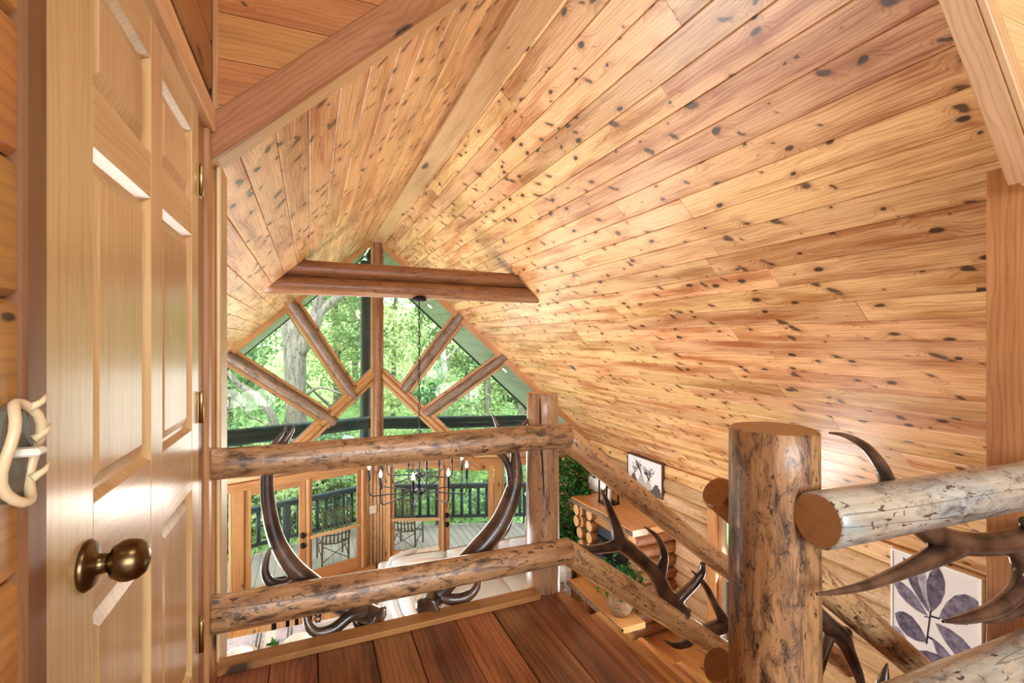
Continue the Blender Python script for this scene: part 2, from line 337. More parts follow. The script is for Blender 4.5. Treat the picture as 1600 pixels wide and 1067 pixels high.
def tube(name, pts, rad, mat, parent=None, seg=10, mw=None, cap=True):
    if not isinstance(rad, (list, tuple)): rad = [rad]*len(pts)
    pts = [Vector(p) for p in pts]
    if mw is None: mw = Matrix.Translation(pts[0])
    inv = mw.inverted(); vs, fs, nb = tubedata([inv @ p for p in pts], rad, seg, cap)
    return link(name, mesh(name, vs, fs, mat, smooth=[i < nb for i in range(len(fs))]), parent, mw)
def crom(P, n=6):
    """smooth a list of tuples (any dimension)"""
    out = []; k = len(P)
    for i in range(k-1):
        a, b, c, d = P[max(i-1, 0)], P[i], P[i+1], P[min(i+2, k-1)]
        for s in range(n):
            t = s/n
            out.append(tuple(.5*((2*b[j])+(-a[j]+c[j])*t+(2*a[j]-5*b[j]+4*c[j]-d[j])*t*t+(-a[j]+3*b[j]-3*c[j]+d[j])*t**3) for j in range(len(b))))
    out.append(tuple(P[-1])); return out
def log(name, A, B, r0, r1, mat, parent=None, end=None, seg=20, rough=.035, seed=0, knobs=0):
    """a peeled log with its length on local X, slightly crooked, chamfered ends with end grain"""
    A, B = Vector(A), Vector(B); L = (B-A).length; ax = (B-A).normalized()
    h = V(0, 0, 1) if abs(ax.z) < .95 else V(0, -1, 0); az = (h-ax*h.dot(ax)).normalized(); ay = az.cross(ax)
    rn = random.Random(seed*91+3); n = max(5, int(L/.11)); ph = [rn.uniform(0, 6.28) for _ in range(8)]
    kn = [(rn.uniform(.08, .92)*L, rn.randrange(seg)) for _ in range(knobs)]
    xs = [0]+[L*i/n for i in range(n+1)]+[L]; xs[0] = 0; xs[1] = min(.006, L*.1); xs[-2] = L-xs[1]
    pts = [(x, 0, 0) for x in xs]; rad = [r0+(r1-r0)*x/L for x in xs]; rad[0] -= .006; rad[-1] -= .006
    def wob(i, j):
        x = xs[i]; t = 2*math.pi*j/seg
        w = 1+rough*(math.sin(2.1*x/(r0*9)+ph[0])*math.cos(t+ph[1])+.6*math.sin(x/(r0*3)+ph[2]+2*t)+.5*math.cos(3*t+ph[3]+x*2))
        for kx, kj in kn:
            dj = min((j-kj) % seg, (kj-j) % seg); w += .16*math.exp(-((x-kx)/(r0*.7))**2-(dj/1.6)**2)
        return w
    vs, fs, nb = tubedata(pts, rad, seg, True, wob)
    me = mesh(name, vs, fs, [mat, end or M['end']], [0]*nb+[1, 1], [True]*nb+[False]*2)
    return link(name, me, parent, frame(A, ax, ay, az))
def lathe(name, prof, mats, loc, parent=None, seg=20, axis=None, mi=None, smooth=True):
    """prof: (radius, height) from the bottom up"""
    vs = []; fs = []
    for r, z in prof:
        for j in range(seg): t = 2*math.pi*j/seg; vs.append((r*math.cos(t), r*math.sin(t), z))
    for i in range(len(prof)-1):
        for j in range(seg): k = (j+1) % seg; fs.append((i*seg+j, i*seg+k, (i+1)*seg+k, (i+1)*seg+j))
    fs += [tuple(range(seg-1, -1, -1)), tuple(range((len(prof)-1)*seg, len(prof)*seg))]
    mw = Matrix.Translation(Vector(loc))
    if axis is not None: mw = mw @ Vector((0, 0, 1)).rotation_difference(Vector(axis)).to_matrix().to_4x4()
    return link(name, mesh(name, vs, fs, mats, smooth=smooth), parent, mw)
def cushion(name, c, sx, sy, sz, mat, parent=None, rot=None, puff=.35):
    """soft rounded block"""
    bm = bmesh.new(); bmesh.ops.create_cube(bm, size=2.0); bmesh.ops.subdivide_edges(bm, edges=bm.edges[:], cuts=5, use_grid_fill=True)
    for v in bm.verts:
        x, y, z = v.co
        f = (1-puff*.55*(abs(x)**4)*.5)*(1-puff*.55*(abs(y)**4)*.5)
        zz = z*(1-puff*(max(abs(x), abs(y))**5)*.75)
        e = 1-.06*abs(z)**6
        v.co = Vector((x*e*sx/2*(1-.04*y*y*puff*2), y*e*sy/2*(1-.04*x*x*puff*2), zz*f*sz/2))
    me = D.meshes.new(name); bm.to_mesh(me); bm.free(); me.materials.append(mat)
    for p in me.polygons: p.use_smooth = True
    mw = Matrix.Translation(Vector(c))
    if rot is not None: mw = mw @ rot
    return link(name, me, parent, mw)
def leaves(rn, centre_fn, n, size, outv, outf, aspect=.5):
    for _ in range(n):
        c = centre_fn(); s = size*rn.uniform(.6, 1.3); a = V(rn.gauss(0, 1), rn.gauss(0, 1), rn.gauss(0, .7)).normalized()
        b = a.orthogonal().normalized(); b = (Matrix.Rotation(rn.uniform(0, 6.28), 3, a) @ b); k = len(outv)
        cc = a.cross(b)*(s*.12)
        outv += [c-a*s*.5, c+b*s*aspect*.5+cc, c+a*s*.5, c-b*s*aspect*.5+cc]; outf.append((k, k+1, k+2, k+3))

# ------------------------------------------------------------------ ceiling: ridge board, plank planes, soffit
SQ = math.sqrt(.5)
OVER = 2.5
def roof_plane(side):
    def yprow(x, off=0):                               # the left overhang widens towards the eave
        return YA-abs(x-XR)*TA+off+(.3*(XR-x) if side < 0 and off > 2 else 0)
    p = PR if side > 0 else PL; nrm = math.hypot(1, p); ay = V(side, 0, -p)/nrm
    ax = V(0, 1, 0) if side > 0 else V(0, -1, 0); az = ax.cross(ay)
    cw = .1265*1.0 if side > 0 else .1265*1.02           # horizontal width of a course
    xe = XE if side > 0 else XL
    y0 = 1.0 if side > 0 else 2.27
    def pt(x, y, lift=0): return V(x, y, zroof(x))-az*lift
    base_pts = [pt(XR, y0, .03), pt(xe, y0, .03), pt(xe, yprow(xe), .03), pt(XR, YA, .03)]
    o = prism('ceiling', base_pts, az, .02, [M['underlay']], None, ax)
    tag(o, 'right slope of knotty pine plank ceiling' if side > 0 else 'left slope of knotty pine plank ceiling', None, None, 'structure')
    so = prism('ceiling_soffit', [pt(XR, YA+.05, .03), pt(xe+side*.5, yprow(xe+side*.5, .05), .03), pt(xe+side*.5, yprow(xe+side*.5, OVER), .03), pt(XR, YA+OVER, .03)], az, .02, [M['underlay']], None, ax)
    tag(so, ('right' if side > 0 else 'left')+' grey plank soffit of the roof overhang outside the glass', None, None, 'structure')
    prism('roof_cover', [pt(XR, y0, .06), pt(xe+side*.6, y0, .06), pt(xe+side*.6, yprow(xe+side*.6, OVER), .06), pt(XR, YA+OVER, .06)], az, .16, [M['roofing']], o, ax)
    rn = random.Random(5 if side > 0 else 6)
    x = XR+side*.115; k = 0
    # align a joint with X = 3.437 on the right slope
    if side > 0:
        n = math.floor((3.437-x)/cw); first = 3.437-n*cw
        edges = [x, first] if first-x > .004 else [first]
    else: edges = [x]
    while abs(edges[-1]-XR) < abs(xe-XR)-.01: edges.append(edges[-1]+side*cw)
    for a, b in zip(edges, edges[1:]):
        xm = (a+b)/2; W = abs(b-a)*nrm-.0025; c0 = V(xm, 0, zroof(xm))
        ye = yprow(max(min(b, 9), -9) if side < 0 else b)+.07; y = y0; L = rn.uniform(1.0, 3.6)
        while y < ye-.02:
            L = min(L, ye-y)
            if ye-(y+L) < .5: L = ye-y
            plank('ceiling_plank', V(xm, y+L/2, c0.z), ax, ay, az, L-.003, W, .022, M['ceil'], o, .005)
            y += L; L = rn.choice((2.0, 2.6, 3.2, 3.8))
        y1 = yprow(b, OVER)
        plank('soffit_plank', V(xm, (ye+y1)/2, c0.z), ax, ay, az, round(y1-ye, 1), W, .022, M['soffit'], so, .006)
    # fascia at the edge of the overhang
    bar('fascia', V(XR, YA+OVER, ZR+.0), V(xe+side*.5, yprow(xe+side*.5, OVER), zroof(xe+side*.5)+.0), .05, .05, az, M['deckrail'], so)
    bar('fascia_strip', V(XR, YA+OVER-.1, ZR-.0), V(xe+side*.5, yprow(xe+side*.5, OVER-.1), zroof(xe+side*.5)-.0), .03, .03, az, M['deckrail'], so)
    return o
roof_plane(1); roof_plane(-1)
o = box('trim_1', XR-.12, XR+.115, 2.3, YA+.02, ZR-.145, ZR-.085, M['trim'], None, .004); tag(o, 'long pale ridge board between the ceiling slopes', None, None, 'structure')

# ------------------------------------------------------------------ tie beam of two stacked logs
tb = empty('tie_beam', (1.2, 6.15, 5.1), 'pair of stacked brown tie logs spanning beneath the ridge', 'beam')
for z, yy, s in ((5.49, 6.15, 1), (5.295, 6.12, 2)):
    xl = XR-(ZR-z)/PL; xr = XR+(ZR-z)/PR
    o = log('tie_log', V(xl-.1, yy, z), V(xr+.1, yy, z-.02), .105, .10, M['beam'], tb, M['enddark'], seed=s, rough=.02)

# ------------------------------------------------------------------ prow gable: posts, braces, trims, glass
def prow_pts(side, lst, off=0): return [(onL if side < 0 else onR)(u, v, off) for u, v in lst]
def gable(side):
    N = NL if side < 0 else NR; f = onL if side < 0 else onR
    dirv = V(side*math.cos(PA), -math.sin(PA), 0)
    o = empty('window_1' if side < 0 else 'window_2', AP+dirv*2+V(0, 0, 2.4), None, None, None, 0, 'structure')
    tag(o, 'left' if False else ('left half of the glazed gable with log braces' if side < 0 else 'right half of the glazed gable with log braces'))
    def brace(A, B, w, trim=True, nm='brace', mat=None):
        a, b = f(*A, -.03), f(*B, -.03); a1, b1 = f(*A, 0), f(*B, 0)
        dd = (b-a).normalized(); a -= dd*.05; b += dd*.05
        q = dd.cross(N)
        if trim:
            for s in (-1, 1): bar('brace_trim', a1+q*s*(w*.5+.01), b1+q*s*(w*.5+.01), .055, .12, N, M['trimmid'], o)
        log(nm, a, b, w*.43, w*.40, mat or M['brace'], o, M['enddark'], seg=14, rough=.03, seed=int(A[0]))
    if side < 0:
        R1, R2 = (452, 470), (345, 549)
        brace(R1, (552, 618), .23); brace(R2, (520, 658), .23); brace((586, 582), (428, 733), .17, True, 'brace', M['trimmid'])
        panes = [[(582, 376), (582, 584), (551, 617), (450, 478)], [(450, 478), (551, 617), (517, 655), (347, 553)], [(347, 556), (517, 655), (436, 724), (340, 745)], [(582, 584), (582, 728), (434, 755), (436, 724)], [(340, 760), (340, 745), (440, 724), (440, 750)]]
    else:
        R1, R2 = (724, 488), (800, 549)
        brace(R1, (634, 607), .23); brace(R2, (668, 645), .23); brace((594, 582), (752, 730), .17, True, 'brace', M['trimmid'])
        panes = [[(597, 380), (597, 584), (634, 610), (722, 492)], [(722, 492), (634, 610), (668, 645), (798, 552)], [(798, 552), (668, 645), (750, 715), (955, 712)], [(597, 584), (597, 715), (750, 715)]]
    for p in panes: prism('glass_pane', prow_pts(side, p), -N, .02, [M['glass']], o, dirv)
    # rake trim under the roof planks
    xe = XE if side > 0 else XL; p_ = PR if side > 0 else PL
    dz_ = -.05 if side > 0 else -.02; A = V(XR, YA, ZR+dz_); B = V(xe, yprow(xe), zroof(xe)+dz_)
    bar('rake_trim', A-N*.02, B-N*.02, .13 if side > 0 else .10, .12, N, M['trimmid'], o)
    return o
gable(-1); gable(1)
kp = empty('king_post', (XR, YA, 2.1), 'tall log king post at the point of the glazed gable', 'post')
log('post_log', V(XR, YA-.09, 1.95), V(XR, YA-.09, ZR-.12), .092, .088, M['beam'], kp, M['enddark'], seed=4)
for s in (-1, 1): bar('post_trim', V(XR+s*.105, YA-.03, 2.0), V(XR+s*.105, YA-.03, ZR-.2), .09, .04, V(s, 0, 0), M['trimmid'], kp)

# ------------------------------------------------------------------ prow walls below the gable: logs, doors, windows
LOGH = .235
def halflog(name, A, B, h, bulge, nrm, mat, parent, end=None, slot={}):
    """half-round wall log from A to B (axis on the wall face), show side towards nrm"""
    A, B = Vector(A), Vector(B); ax = (B-A).normalized(); az = Vector(nrm).normalized(); ay = az.cross(ax); L = (B-A).length
    k = (round(L, 2), round(h, 3), round(bulge, 3), mat.name)
    if k not in slot:
        pf = [(-h/2, -.05)]+[(-h/2*math.cos(math.pi*i/8), bulge*math.sin(math.pi*i/8)**.75) for i in range(9)]+[(h/2, -.05)]
        n = len(pf); L2 = k[0]/2; vs = [(-L2, y, z) for y, z in pf]+[(L2, y, z) for y, z in pf]
        fs = [(i, i+n, i+n+1, i+1) for i in range(n-1)]+[tuple(range(n)), tuple(range(2*n-1, n-1, -1))]
        fs = [q[::-1] for q in fs]
        slot[k] = mesh('half_log', vs, fs, [mat, end or M['endpale']], [0]*(n-1)+[1, 1], [True]*(n-1)+[False]*2)
    return link(name, slot[k], parent, frame((A+B)/2, ax, ay, az))
def prow_wall(side):
    N = NL if side < 0 else NR; f = onL if side < 0 else onR; inn = -N
    dv = V(side*math.cos(PA), -math.sin(PA), 0)
    def S(u, v=800): q = f(u, v)-AP; return q.dot(dv)             # distance from the prow point
    def W(s, z, off=0): return AP+dv*s+N*off+V(0, 0, z)
    wl = empty('wall_front_left' if side < 0 else 'wall_front_right', AP+dv*1.0, 'log wall below the left gable glass' if side < 0 else 'log wall below the right gable glass', None, None, 0, 'structure')
    smax = (XE-XR)/math.cos(PA) if side > 0 else (XR-XL)/math.cos(PA)
    T = 2.08
    # marks along the wall: centre logs | door leaf A | leaf B | post | sidelight | rest of log wall
    if side < 0: m = [S(569), S(565), S(477), S(380), S(361), S(340)]
    else: m = [S(604), S(608), S(693.5), S(771.5), S(785), S(836)]
    # band of horizontal logs above the doors
    z = 2.2
    for k in range(2):
        a, b = W(.1, z+.115+k*.23), W(smax, z+.115+k*.23); halflog('wall_log', a, b, .23, .07, inn, M['wallog'], wl)
    bar('door_header', W(m[0]-.02, T+.065, -.05), W(m[5]+.1, T+.065, -.05), .14, .07, inn, M['trimmid'], wl)
    # vertical logs at the point
    for s in (m[0]*.18, m[0]*.5, m[0]*.82):
        halflog('corner_log', W(s, 0), W(s, 2.2), m[0]*.33, .06, inn, M['wallog'], wl)
    # remaining wall beyond the sidelight: horizontal logs
    n = 9
    for k in range(n): halflog('wall_log', W(m[5]+.1, (k+.5)*2.2/n), W(smax, (k+.5)*2.2/n), 2.2/n, .07, inn, M['wallog'], wl)
    bar('post_board', W((m[3]+m[4])/2, 0, -.04), W((m[3]+m[4])/2, T, -.04), abs(m[4]-m[3])*.92, .09, inn, M['trimmid'], wl)
    bar('corner_board', W(m[0]+.02*0+.03, 0, -.04), W(m[0]+.03, T, -.04), .07, .1, inn, M['trimmid'], wl)
    bar('edge_board', W(m[5]+.05, 0, -.04), W(m[5]+.05, T, -.04), .12, .1, inn, M['trimmid'], wl)
    bar('sill', W(0.1, .05, -.09), W(m[5]+.1, .05, -.09), .10, .14, inn, M['trimmid'], wl)
    # doors and sidelight
    def leaf(nm, s0, s1, lab, knobs=False, screen=False):
        d = empty(nm, W((s0+s1)/2, .1), lab, None, None, 0, 'structure'); st = .11; tr_ = .07 if screen else .12
        for s in (s0+st/2, s1-st/2): bar('stile', W(s, .1, -.02), W(s, T, -.02), st, .06, inn, M['trimmid'], d)
        bar('top_rail', W(s0+st, T-tr_/2, -.02), W(s1-st, T-tr_/2, -.02), tr_, .055, inn, M['trimmid'], d)
        bar('bottom_rail', W(s0+st, .21, -.02), W(s1-st, .21, -.02), .22, .055, inn, M['trimmid'], d)
        prism('glass_pane', [W(s0+st, .3), W(s1-st, .3), W(s1-st, T-tr_), W(s0+st, T-tr_)], inn, .012, [M['glass']], d, dv)
        if screen:
            zz = .98
            bar('screen_rail', W(s0+.06, zz, -.09), W(s1-.06, zz, -.09), .055, .04, inn, M['trim'], d)
            for s in (s0+.02, s1-.02): bar('screen_stile', W(s, .1, -.09), W(s, T, -.09), .045, .03, inn, M['trim'], d)
        if knobs:
            for zz in (1.05, .86):
                k = lathe('door_knob', [(.045, 0), (.045, .012), (.018, .016), (.018, .04), (.04, .05), (.045, .07), (.03, .09), (.0, .095)], M['iron'], W(s0+.062, zz, -.05), d, 12, inn)
        return d
    sd = 'left' if side < 0 else 'right'
    leaf('door_2' if side < 0 else 'door_4', m[1], m[2], 'glazed door leaf with a screen rail in the %s front wall' % sd, False, True)
    leaf('door_3' if side < 0 else 'door_5', m[2]+.008, m[3]-.005, 'glazed door leaf with black knobs in the %s front wall' % sd, True)
    wn = empty('window_3' if side < 0 else 'window_4', W((m[4]+m[5])/2, .1), 'narrow sidelight beside the %s glazed doors' % sd, None, None, 0, 'structure')
    prism('glass_pane', [W(m[4], .12), W(m[5], .12), W(m[5], T), W(m[4], T)], inn, .012, [M['glass']], wn, dv)
    bar('window_stop', W(m[4]+.02, .1, -.02), W(m[4]+.02, T, -.02), .035, .05, inn, M['trim'], wn)
    if side < 0:
        pl = prism('switch_plate', [W(m[0]*.45-.075, 1.14, -.085), W(m[0]*.45+.075, 1.14, -.085), W(m[0]*.45+.075, 1.30, -.085), W(m[0]*.45-.075, 1.30, -.085)], inn, .012, [M['cream']])
        tag(pl, 'cream light switch plate on the log post between glazed doors', 'switch')
        for s in (-.03, .03): prism('toggle', [W(m[0]*.45+s-.008, 1.2, -.09), W(m[0]*.45+s+.008, 1.2, -.09), W(m[0]*.45+s+.008, 1.235, -.09), W(m[0]*.45+s-.008, 1.235, -.09)], inn, .012, [M['sofa']], pl)
prow_wall(-1); prow_wall(1)

# ------------------------------------------------------------------ side walls, main floor, back of the house
wr = empty('wall_right', (XE, 4, 0), 'long log wall on the right below the eave', None, None, 0, 'structure')
zt = zroof(XE)-.2; n = 10; lh = zt/n; WY0, WY1 = 4.62, 5.46
for k in range(n):
    z = (k+.5)*lh
    for a, b in (((-3.4, WY0-.1), (WY1+.1, yprow(XE)-.02)) if z < 2.25 else ((-3.4, yprow(XE)-.02),)):
        halflog('wall_log', V(XE, a, z), V(XE, b, z), lh, .075, (-1, 0, 0), M['wallog'], wr)
box('frieze_board', XE-.05, XE, 1.0, yprow(XE), zt, zt+.2, M['ceil'], wr)
box('wall_backing', XE+.05, XE+.12, -3.4, yprow(XE), zt*.9, zt+.3, M['underlay'], wr)
wn = empty('window_5', (XE, 5.0, 0), 'tall narrow window in the right log wall', None, None, 0, 'structure')
for y in (WY0-.05, WY1+.05): box('jamb_board', XE-.1, XE+.06, y-.09, y+.09, 0, 2.25, M['trimmid'], wn)
box('head_board', XE-.1, XE+.06, WY0-.14, WY1+.14, 2.2, 2.36, M['trimmid'], wn)
box('inner_stop', XE-.06, XE+.05, WY1-.1, WY1-.04, 0, 2.2, M['trimmid'], wn)
prism('glass_pane', [V(XE, WY0, .05), V(XE, WY1, .05), V(XE, WY1, 2.2), V(XE, WY0, 2.2)], (-1, 0, 0), .012, [M['glass']], wn, (0, 1, 0))
wl = empty('wall_left', (XL, 4, 0), 'left wall of the great room out of view', None, None, 0, 'structure')
for a, b in ((-3.4, 4.0), (8.4, yprow(XL))): box('wall_panel', XL-.12, XL, a, b, 0, 2.9, M['trimmid'], wl)
for a, b in ((0, .6), (3.3, 3.4)): box('wall_panel', XL-.12, XL, 4.0, 8.4, a, b, M['trimmid'], wl)  # opening put in to go with the added side light
wb = empty('wall_back', (1, -3.4, 0), 'back wall behind the loft with a wide window', None, None, 0, 'structure')
for x0, x1, z0, z1 in ((XL, XE, 0, 4.1), (XL, -.5, 4.1, 8.1), (2.3, XE, 4.1, 8.1), (-.5, 2.3, 5.95, 8.1)): box('wall_panel', x0, x1, -3.5, -3.4, z0, z1, M['wallplank'], wb)
fl = empty('floor', (1.2, 4, 0), 'golden pine plank floor of the great room', None, None, 0, 'structure')
box('subfloor', XL, XE, -3.4, YA, -.12, -.03, M['underlay'], fl)
rn = random.Random(3); x = XL
while x < XE:
    y = 2.3; ye = yprow(x+.09)+.05; L = rn.uniform(.8, 3)
    while y < ye:
        L = min(L, ye-y); L = ye-y if ye-y-L < .4 else L
        plank('floor_plank', V(x+.0915, y+L/2, 0), V(0, 1, 0), V(-1, 0, 0), V(0, 0, 1), L-.003, .18, .028, M['mainfloor'], fl, .003); y += L; L = rn.choice((1.8, 2.4, 3.0))
    x += .183

# ------------------------------------------------------------------ loft: floor, curb, door wall, header walls
LX = 1.185                     # edge of the landing where the stairs start
YRL = 2.175                    # line of the front railing
XD = -.345                     # door wall
lf = empty('floor_loft', (.4, 0, LOFT), 'dark reclaimed plank floor of the loft', None, None, 0, 'structure')
box('loft_subfloor', XD-.2, LX-.03, -3.4, YRL+.1, LOFT-.26, LOFT-.03, M['trimdark'], lf)
box('loft_subfloor', LX-.03, 4.0, -3.4, .78, LOFT-.26, LOFT-.03, M['trimdark'], lf)
rn = random.Random(21); x = XD; ws = [.2, .17, .215, .16, .2, .18, .19, .2, .2]; i = 0
while x < LX-.09:
    wd = min(ws[i % 9], LX-.075-x); i += 1
    y = -1.2; L = rn.uniform(1.2, 2.2)
    while y < YRL-.02:
        e = YRL+.05; L = e-y if e-y-L < .5 else L
        plank('loft_plank', V(x+wd/2, y+L/2, LOFT+rn.uniform(-.0015, .0015)), V(0, 1, 0), V(-1, 0, 0), V(0, 0, 1), L-.004, wd-.003, .03, M['floor'], lf, .003); y += L; L = 1.9
    x += wd
plank('landing_nosing', V(LX-.035, 0.6, LOFT+.001), V(0, 1, 0), V(-1, 0, 0), V(0, 0, 1), 3.15, .075, .05, M['floor'], lf, .008)
for k in range(14):
    plank('loft_plank', V(LX+.1+k*.2, -.22, LOFT), V(0, 1, 0), V(-1, 0, 0), V(0, 0, 1), 2.0, .197, .03, M['floor'], lf, .003)
cb = bar('trim_2', V(XD+.02, 2.145, LOFT+.013), V(1.03, 2.185, LOFT+.013), .085, .026, V(0, 0, 1), M['trimdark']); tag(cb, 'flat brown board along the loft edge beneath the front railing', None, None, 'structure')
# door wall
dw = empty('wall_loft_door', (XD, .5, LOFT), 'plank wall on the left that holds the panelled door', None, None, 0, 'structure')
YD0, YD1 = onX(65, 500, XD).y, onX(310, 500, XD).y      # door near and hinge edges
ZD1 = onX(304, 163, XD).z                               # door head
box('wall_core', XD-.16, XD-.045, -3.4, YD0-.02, LOFT, 7.7, M['underlay'], dw)
box('wall_core', XD-.16, XD-.045, YD0-.02, 2.24, ZD1+.02, 7.7, M['underlay'], dw)
crs = .1785; z = 4.705-9*crs; k = 0
while z < 7.6:
    za, zb = max(z, LOFT), z+crs
    if zb > LOFT+.03:
        zc = (za+zb)/2; h = zb-za-.003
        yc = YD0-.05
        plank('wall_plank', V(XD-.001, (-1.5+yc)/2, zc), V(0, 1, 0), V(0, 0, 1), V(1, 0, 0), yc+1.5, h, .022, M['wallplank'], dw, .009)
        if za > ZD1+.02: plank('wall_plank', V(XD-.001, (yc+2.15)/2+.01, zc), V(0, 1, 0), V(0, 0, 1), V(1, 0, 0), 2.14-yc-.02, h, .022, M['wallplank'], dw, .009)
    z += crs; k += 1
YC1 = 2.135
tr = box('trim_3', XD-.05, XD+.008, YD0-.058, YD0-.003, LOFT, ZD1+.01, M['casing']); tag(tr, 'brown casing along the near edge of the panelled door', None, None, 'structure')
tr = box('trim_4', XD-.05, XD+.018, YD0-.1, YC1-.02, ZD1+.015, ZD1+.10, M['trim']); tag(tr, 'pale head casing above the panelled door', None, None, 'structure')
tr = box('trim_5', XD-.05, XD+.004, YC1-.075, YC1-.02, LOFT, ZD1+.013, M['trimmid']); tag(tr, 'amber casing along the hinge side of the panelled door', None, None, 'structure')
box('jamb', XD-.12, XD-.012, YD1+.005, YC1-.075, LOFT, ZD1+.01, M['trimdark'], dw)
# six-panel door, built from its members
dr = empty('door_1', (XD, (YD0+YD1)/2, LOFT), 'six-panel knotty pine door with a brass knob on the left', None, None, 0, 'structure')
def dy(u): return onX(u, 500, XD).y
ys = [YD0, dy(146), dy(236), dy(254), dy(300), YD1]
zs = [LOFT+.01, LOFT+.2, onX(146, 958, XD).z, onX(148, 784, XD).z, onX(149, 233, XD).z, onX(149, 137, XD).z, ZD1-.10, ZD1]
for a, b in ((0, 1), (2, 3), (4, 5)): box('stile', XD-.04, XD, ys[a], ys[b], zs[0], zs[7], M['door'], dr, .002)
for a, b in ((0, 1), (2, 3), (4, 5), (6, 7)):
    for c, d in ((1, 2), (3, 4)): box('rail', XD-.04, XD-.0005, ys[c], ys[d], zs[a], zs[b], M['door'], dr, .002)
def raised(y0, y1, z0, z1):
    f = [(0, -.002), (.012, -.016), (.02, -.016), (.045, -.006)]
    vs = []; fs = []
    for i_, x_ in f:
        vs += [(y0+i_, z0+i_, x_), (y1-i_, z0+i_, x_), (y1-i_, z1-i_, x_), (y0+i_, z1-i_, x_)]
    for r in range(3):
        for j in range(4): fs.append((r*4+j, r*4+(j+1) % 4, r*4+4+(j+1) % 4, r*4+4+j))
    fs.append((12, 13, 14, 15)); cy, cz = (y0+y1)/2, (z0+z1)/2
    # local X up the panel
    vs = [(z-cz, -(y-cy), x_) for y, z, x_ in vs]
    me = mesh('panel', vs, fs, M['door'])
    link('panel', me, dr, frame(V(XD, cy, cz), V(0, 0, 1), V(0, -1, 0), V(1, 0, 0)))
for c, d in ((1, 2), (3, 4)):
    for a, b in ((1, 2), (3, 4), (5, 6)): raised(ys[c], ys[d], zs[a], zs[b])
kp_ = onX(133, 884, XD)
kb = lathe('door_knob', [(.04, 0), (.042, .004), (.036, .012), (.017, .016), (.0155, .03), (.017, .034), (.026, .038), (.033, .05), (.0345, .06), (.032, .074), (.024, .084), (.010, .089), (.0, .09)], M['brass'], kp_, dr, 28, (1, 0, 0))
for v in (288, 635, 985):
    c = onX(317, v, XD+.005); h = empty('hinge', c)
    D.objects.remove(h)
    hb = box('hinge', XD-.012, XD+.002, YD1-.004, YD1+.045, c.z-.05, c.z+.05, M['hinge'], dr, .001)
    lathe('hinge_pin', [(.007, -.05), (.007, .05), (.004, .055)], M['hinge'], V(XD+.008, YD1+.004, c.z), hb, 10)
# light switch with a sculpted antler-like rim on the near wall
sp = onX(27, 703, XD)
sw = empty('switch_plate', V(XD, sp.y-.02, sp.z), 'sculpted resin switch plate with a scrolled antler rim on the plank wall', 'switch')
vs = []; ring = []
for j in range(24):
    t = 2*math.pi*j/24; ring.append(V(XD+.014+.006*math.sin(3*t), sp.y-.022+.036*math.cos(t), sp.z+.062*math.sin(t)))
tube('rim', ring+[ring[0]], .0062, M['plate_metal'], sw, 8)
prism('plate', [V(XD+.008, p.y, p.z) for p in ring], (1, 0, 0), .008, [M['plate_inner']], sw, (0, 0, 1))
for dz, dyy, ln in ((.055, .018, .02), (.012, .028, .022), (-.04, .024, .026)):
    a = V(XD+.014, sp.y-.022+dyy*.9, sp.z+dz*.95); tube('scroll', [a, a+V(.01, ln*.35, .008), a+V(.012, ln*.75, .018)], [.006, .004, .001], M['plate_metal'], sw, 7)
box('toggle', XD+.005, XD+.036, sp.y-.036, sp.y-.014, sp.z-.004, sp.z+.006, M['cream'], sw)
# left header: plank wall facing the loft, raked casing, pale soffit
YH = 2.215; YHD = 2.171
hw = empty('wall_loft_header', (.2, YHD, 5.6), 'dark plank wall over the loft opening on the left', None, None, 0, 'structure')
HA, HB = onY(332, 252, YHD-.035), onY(704, 0, YHD-.035)   # lower edge of casing
hs_ = (HB.z-HA.z)/(HB.x-HA.x); hd = (HB-HA).normalized(); hn = V(-hd.z, 0, hd.x)
def hz(x): return HA.z+(x-HA.x)*hs_
z = HA.z-.10; k = 0
zj = onY(338, 163, YHD).z; z = zj-4*crs
while z < 7.5:
    z0, z1 = z+.0015, z+crs-.0015
    xa0, xa1 = HA.x+(z0-HA.z+.06)/hs_-.16, HA.x+(z1-HA.z+.06)/hs_-.16
    if xa1 > XD+.02:
        pts = [V(XD, YHD, z0), V(max(xa0, XD+.005), YHD, z0), V(xa1, YHD, z1), V(XD, YHD, z1)] if xa0 > XD else [V(XD, YHD, (XD+.16-HA.x)*hs_+HA.z-.06), V(xa1, YHD, z1), V(XD, YHD, z1)]
        prism('header_plank', pts, (0, -1, 0), .02, [M['header']], hw, (1, 0, 0))
    z += crs
bar('rake_casing', HA+hn*.065-hd*.05, HA+hd*3+hn*.065, .13, .035, V(0, -1, 0), M['trimdark'], hw)
bar('rake_soffit', HA+hn*.012+V(0, .075, 0)-hd*.02, HA+hd*3+hn*.012+V(0, .075, 0), .12, .022, -hn, M['trim'], hw)
prism('header_core', [V(XD, YHD+.021, hz(XD)+.05), V(HA.x+2.2, YHD+.021, hz(HA.x+2.2)+.05), V(HA.x+2.2, YHD+.021, 7.8), V(XD, YHD+.021, 7.8)], (0, -1, 0), .04, [M['underlay']], hw, (1, 0, 0))
tr = box('trim_6', XD-.005, XD+.018, YH-.045, YH-.02, HA.z+.0, 7.6, M['trimmid']); tag(tr, 'slim corner strip where the header wall meets the door wall', None, None, 'structure')
j0, j1 = onY(330, 500, YH-.02).x, onY(342.5, 500, YH-.02).x
tr = box('trim_7', XD-.12, j1-.012, YH-.02, YH+.02, LOFT-.2, HA.z-.005, M['trimdark']); tag(tr, 'reddish casing at the left side of the loft opening', None, None, 'structure')
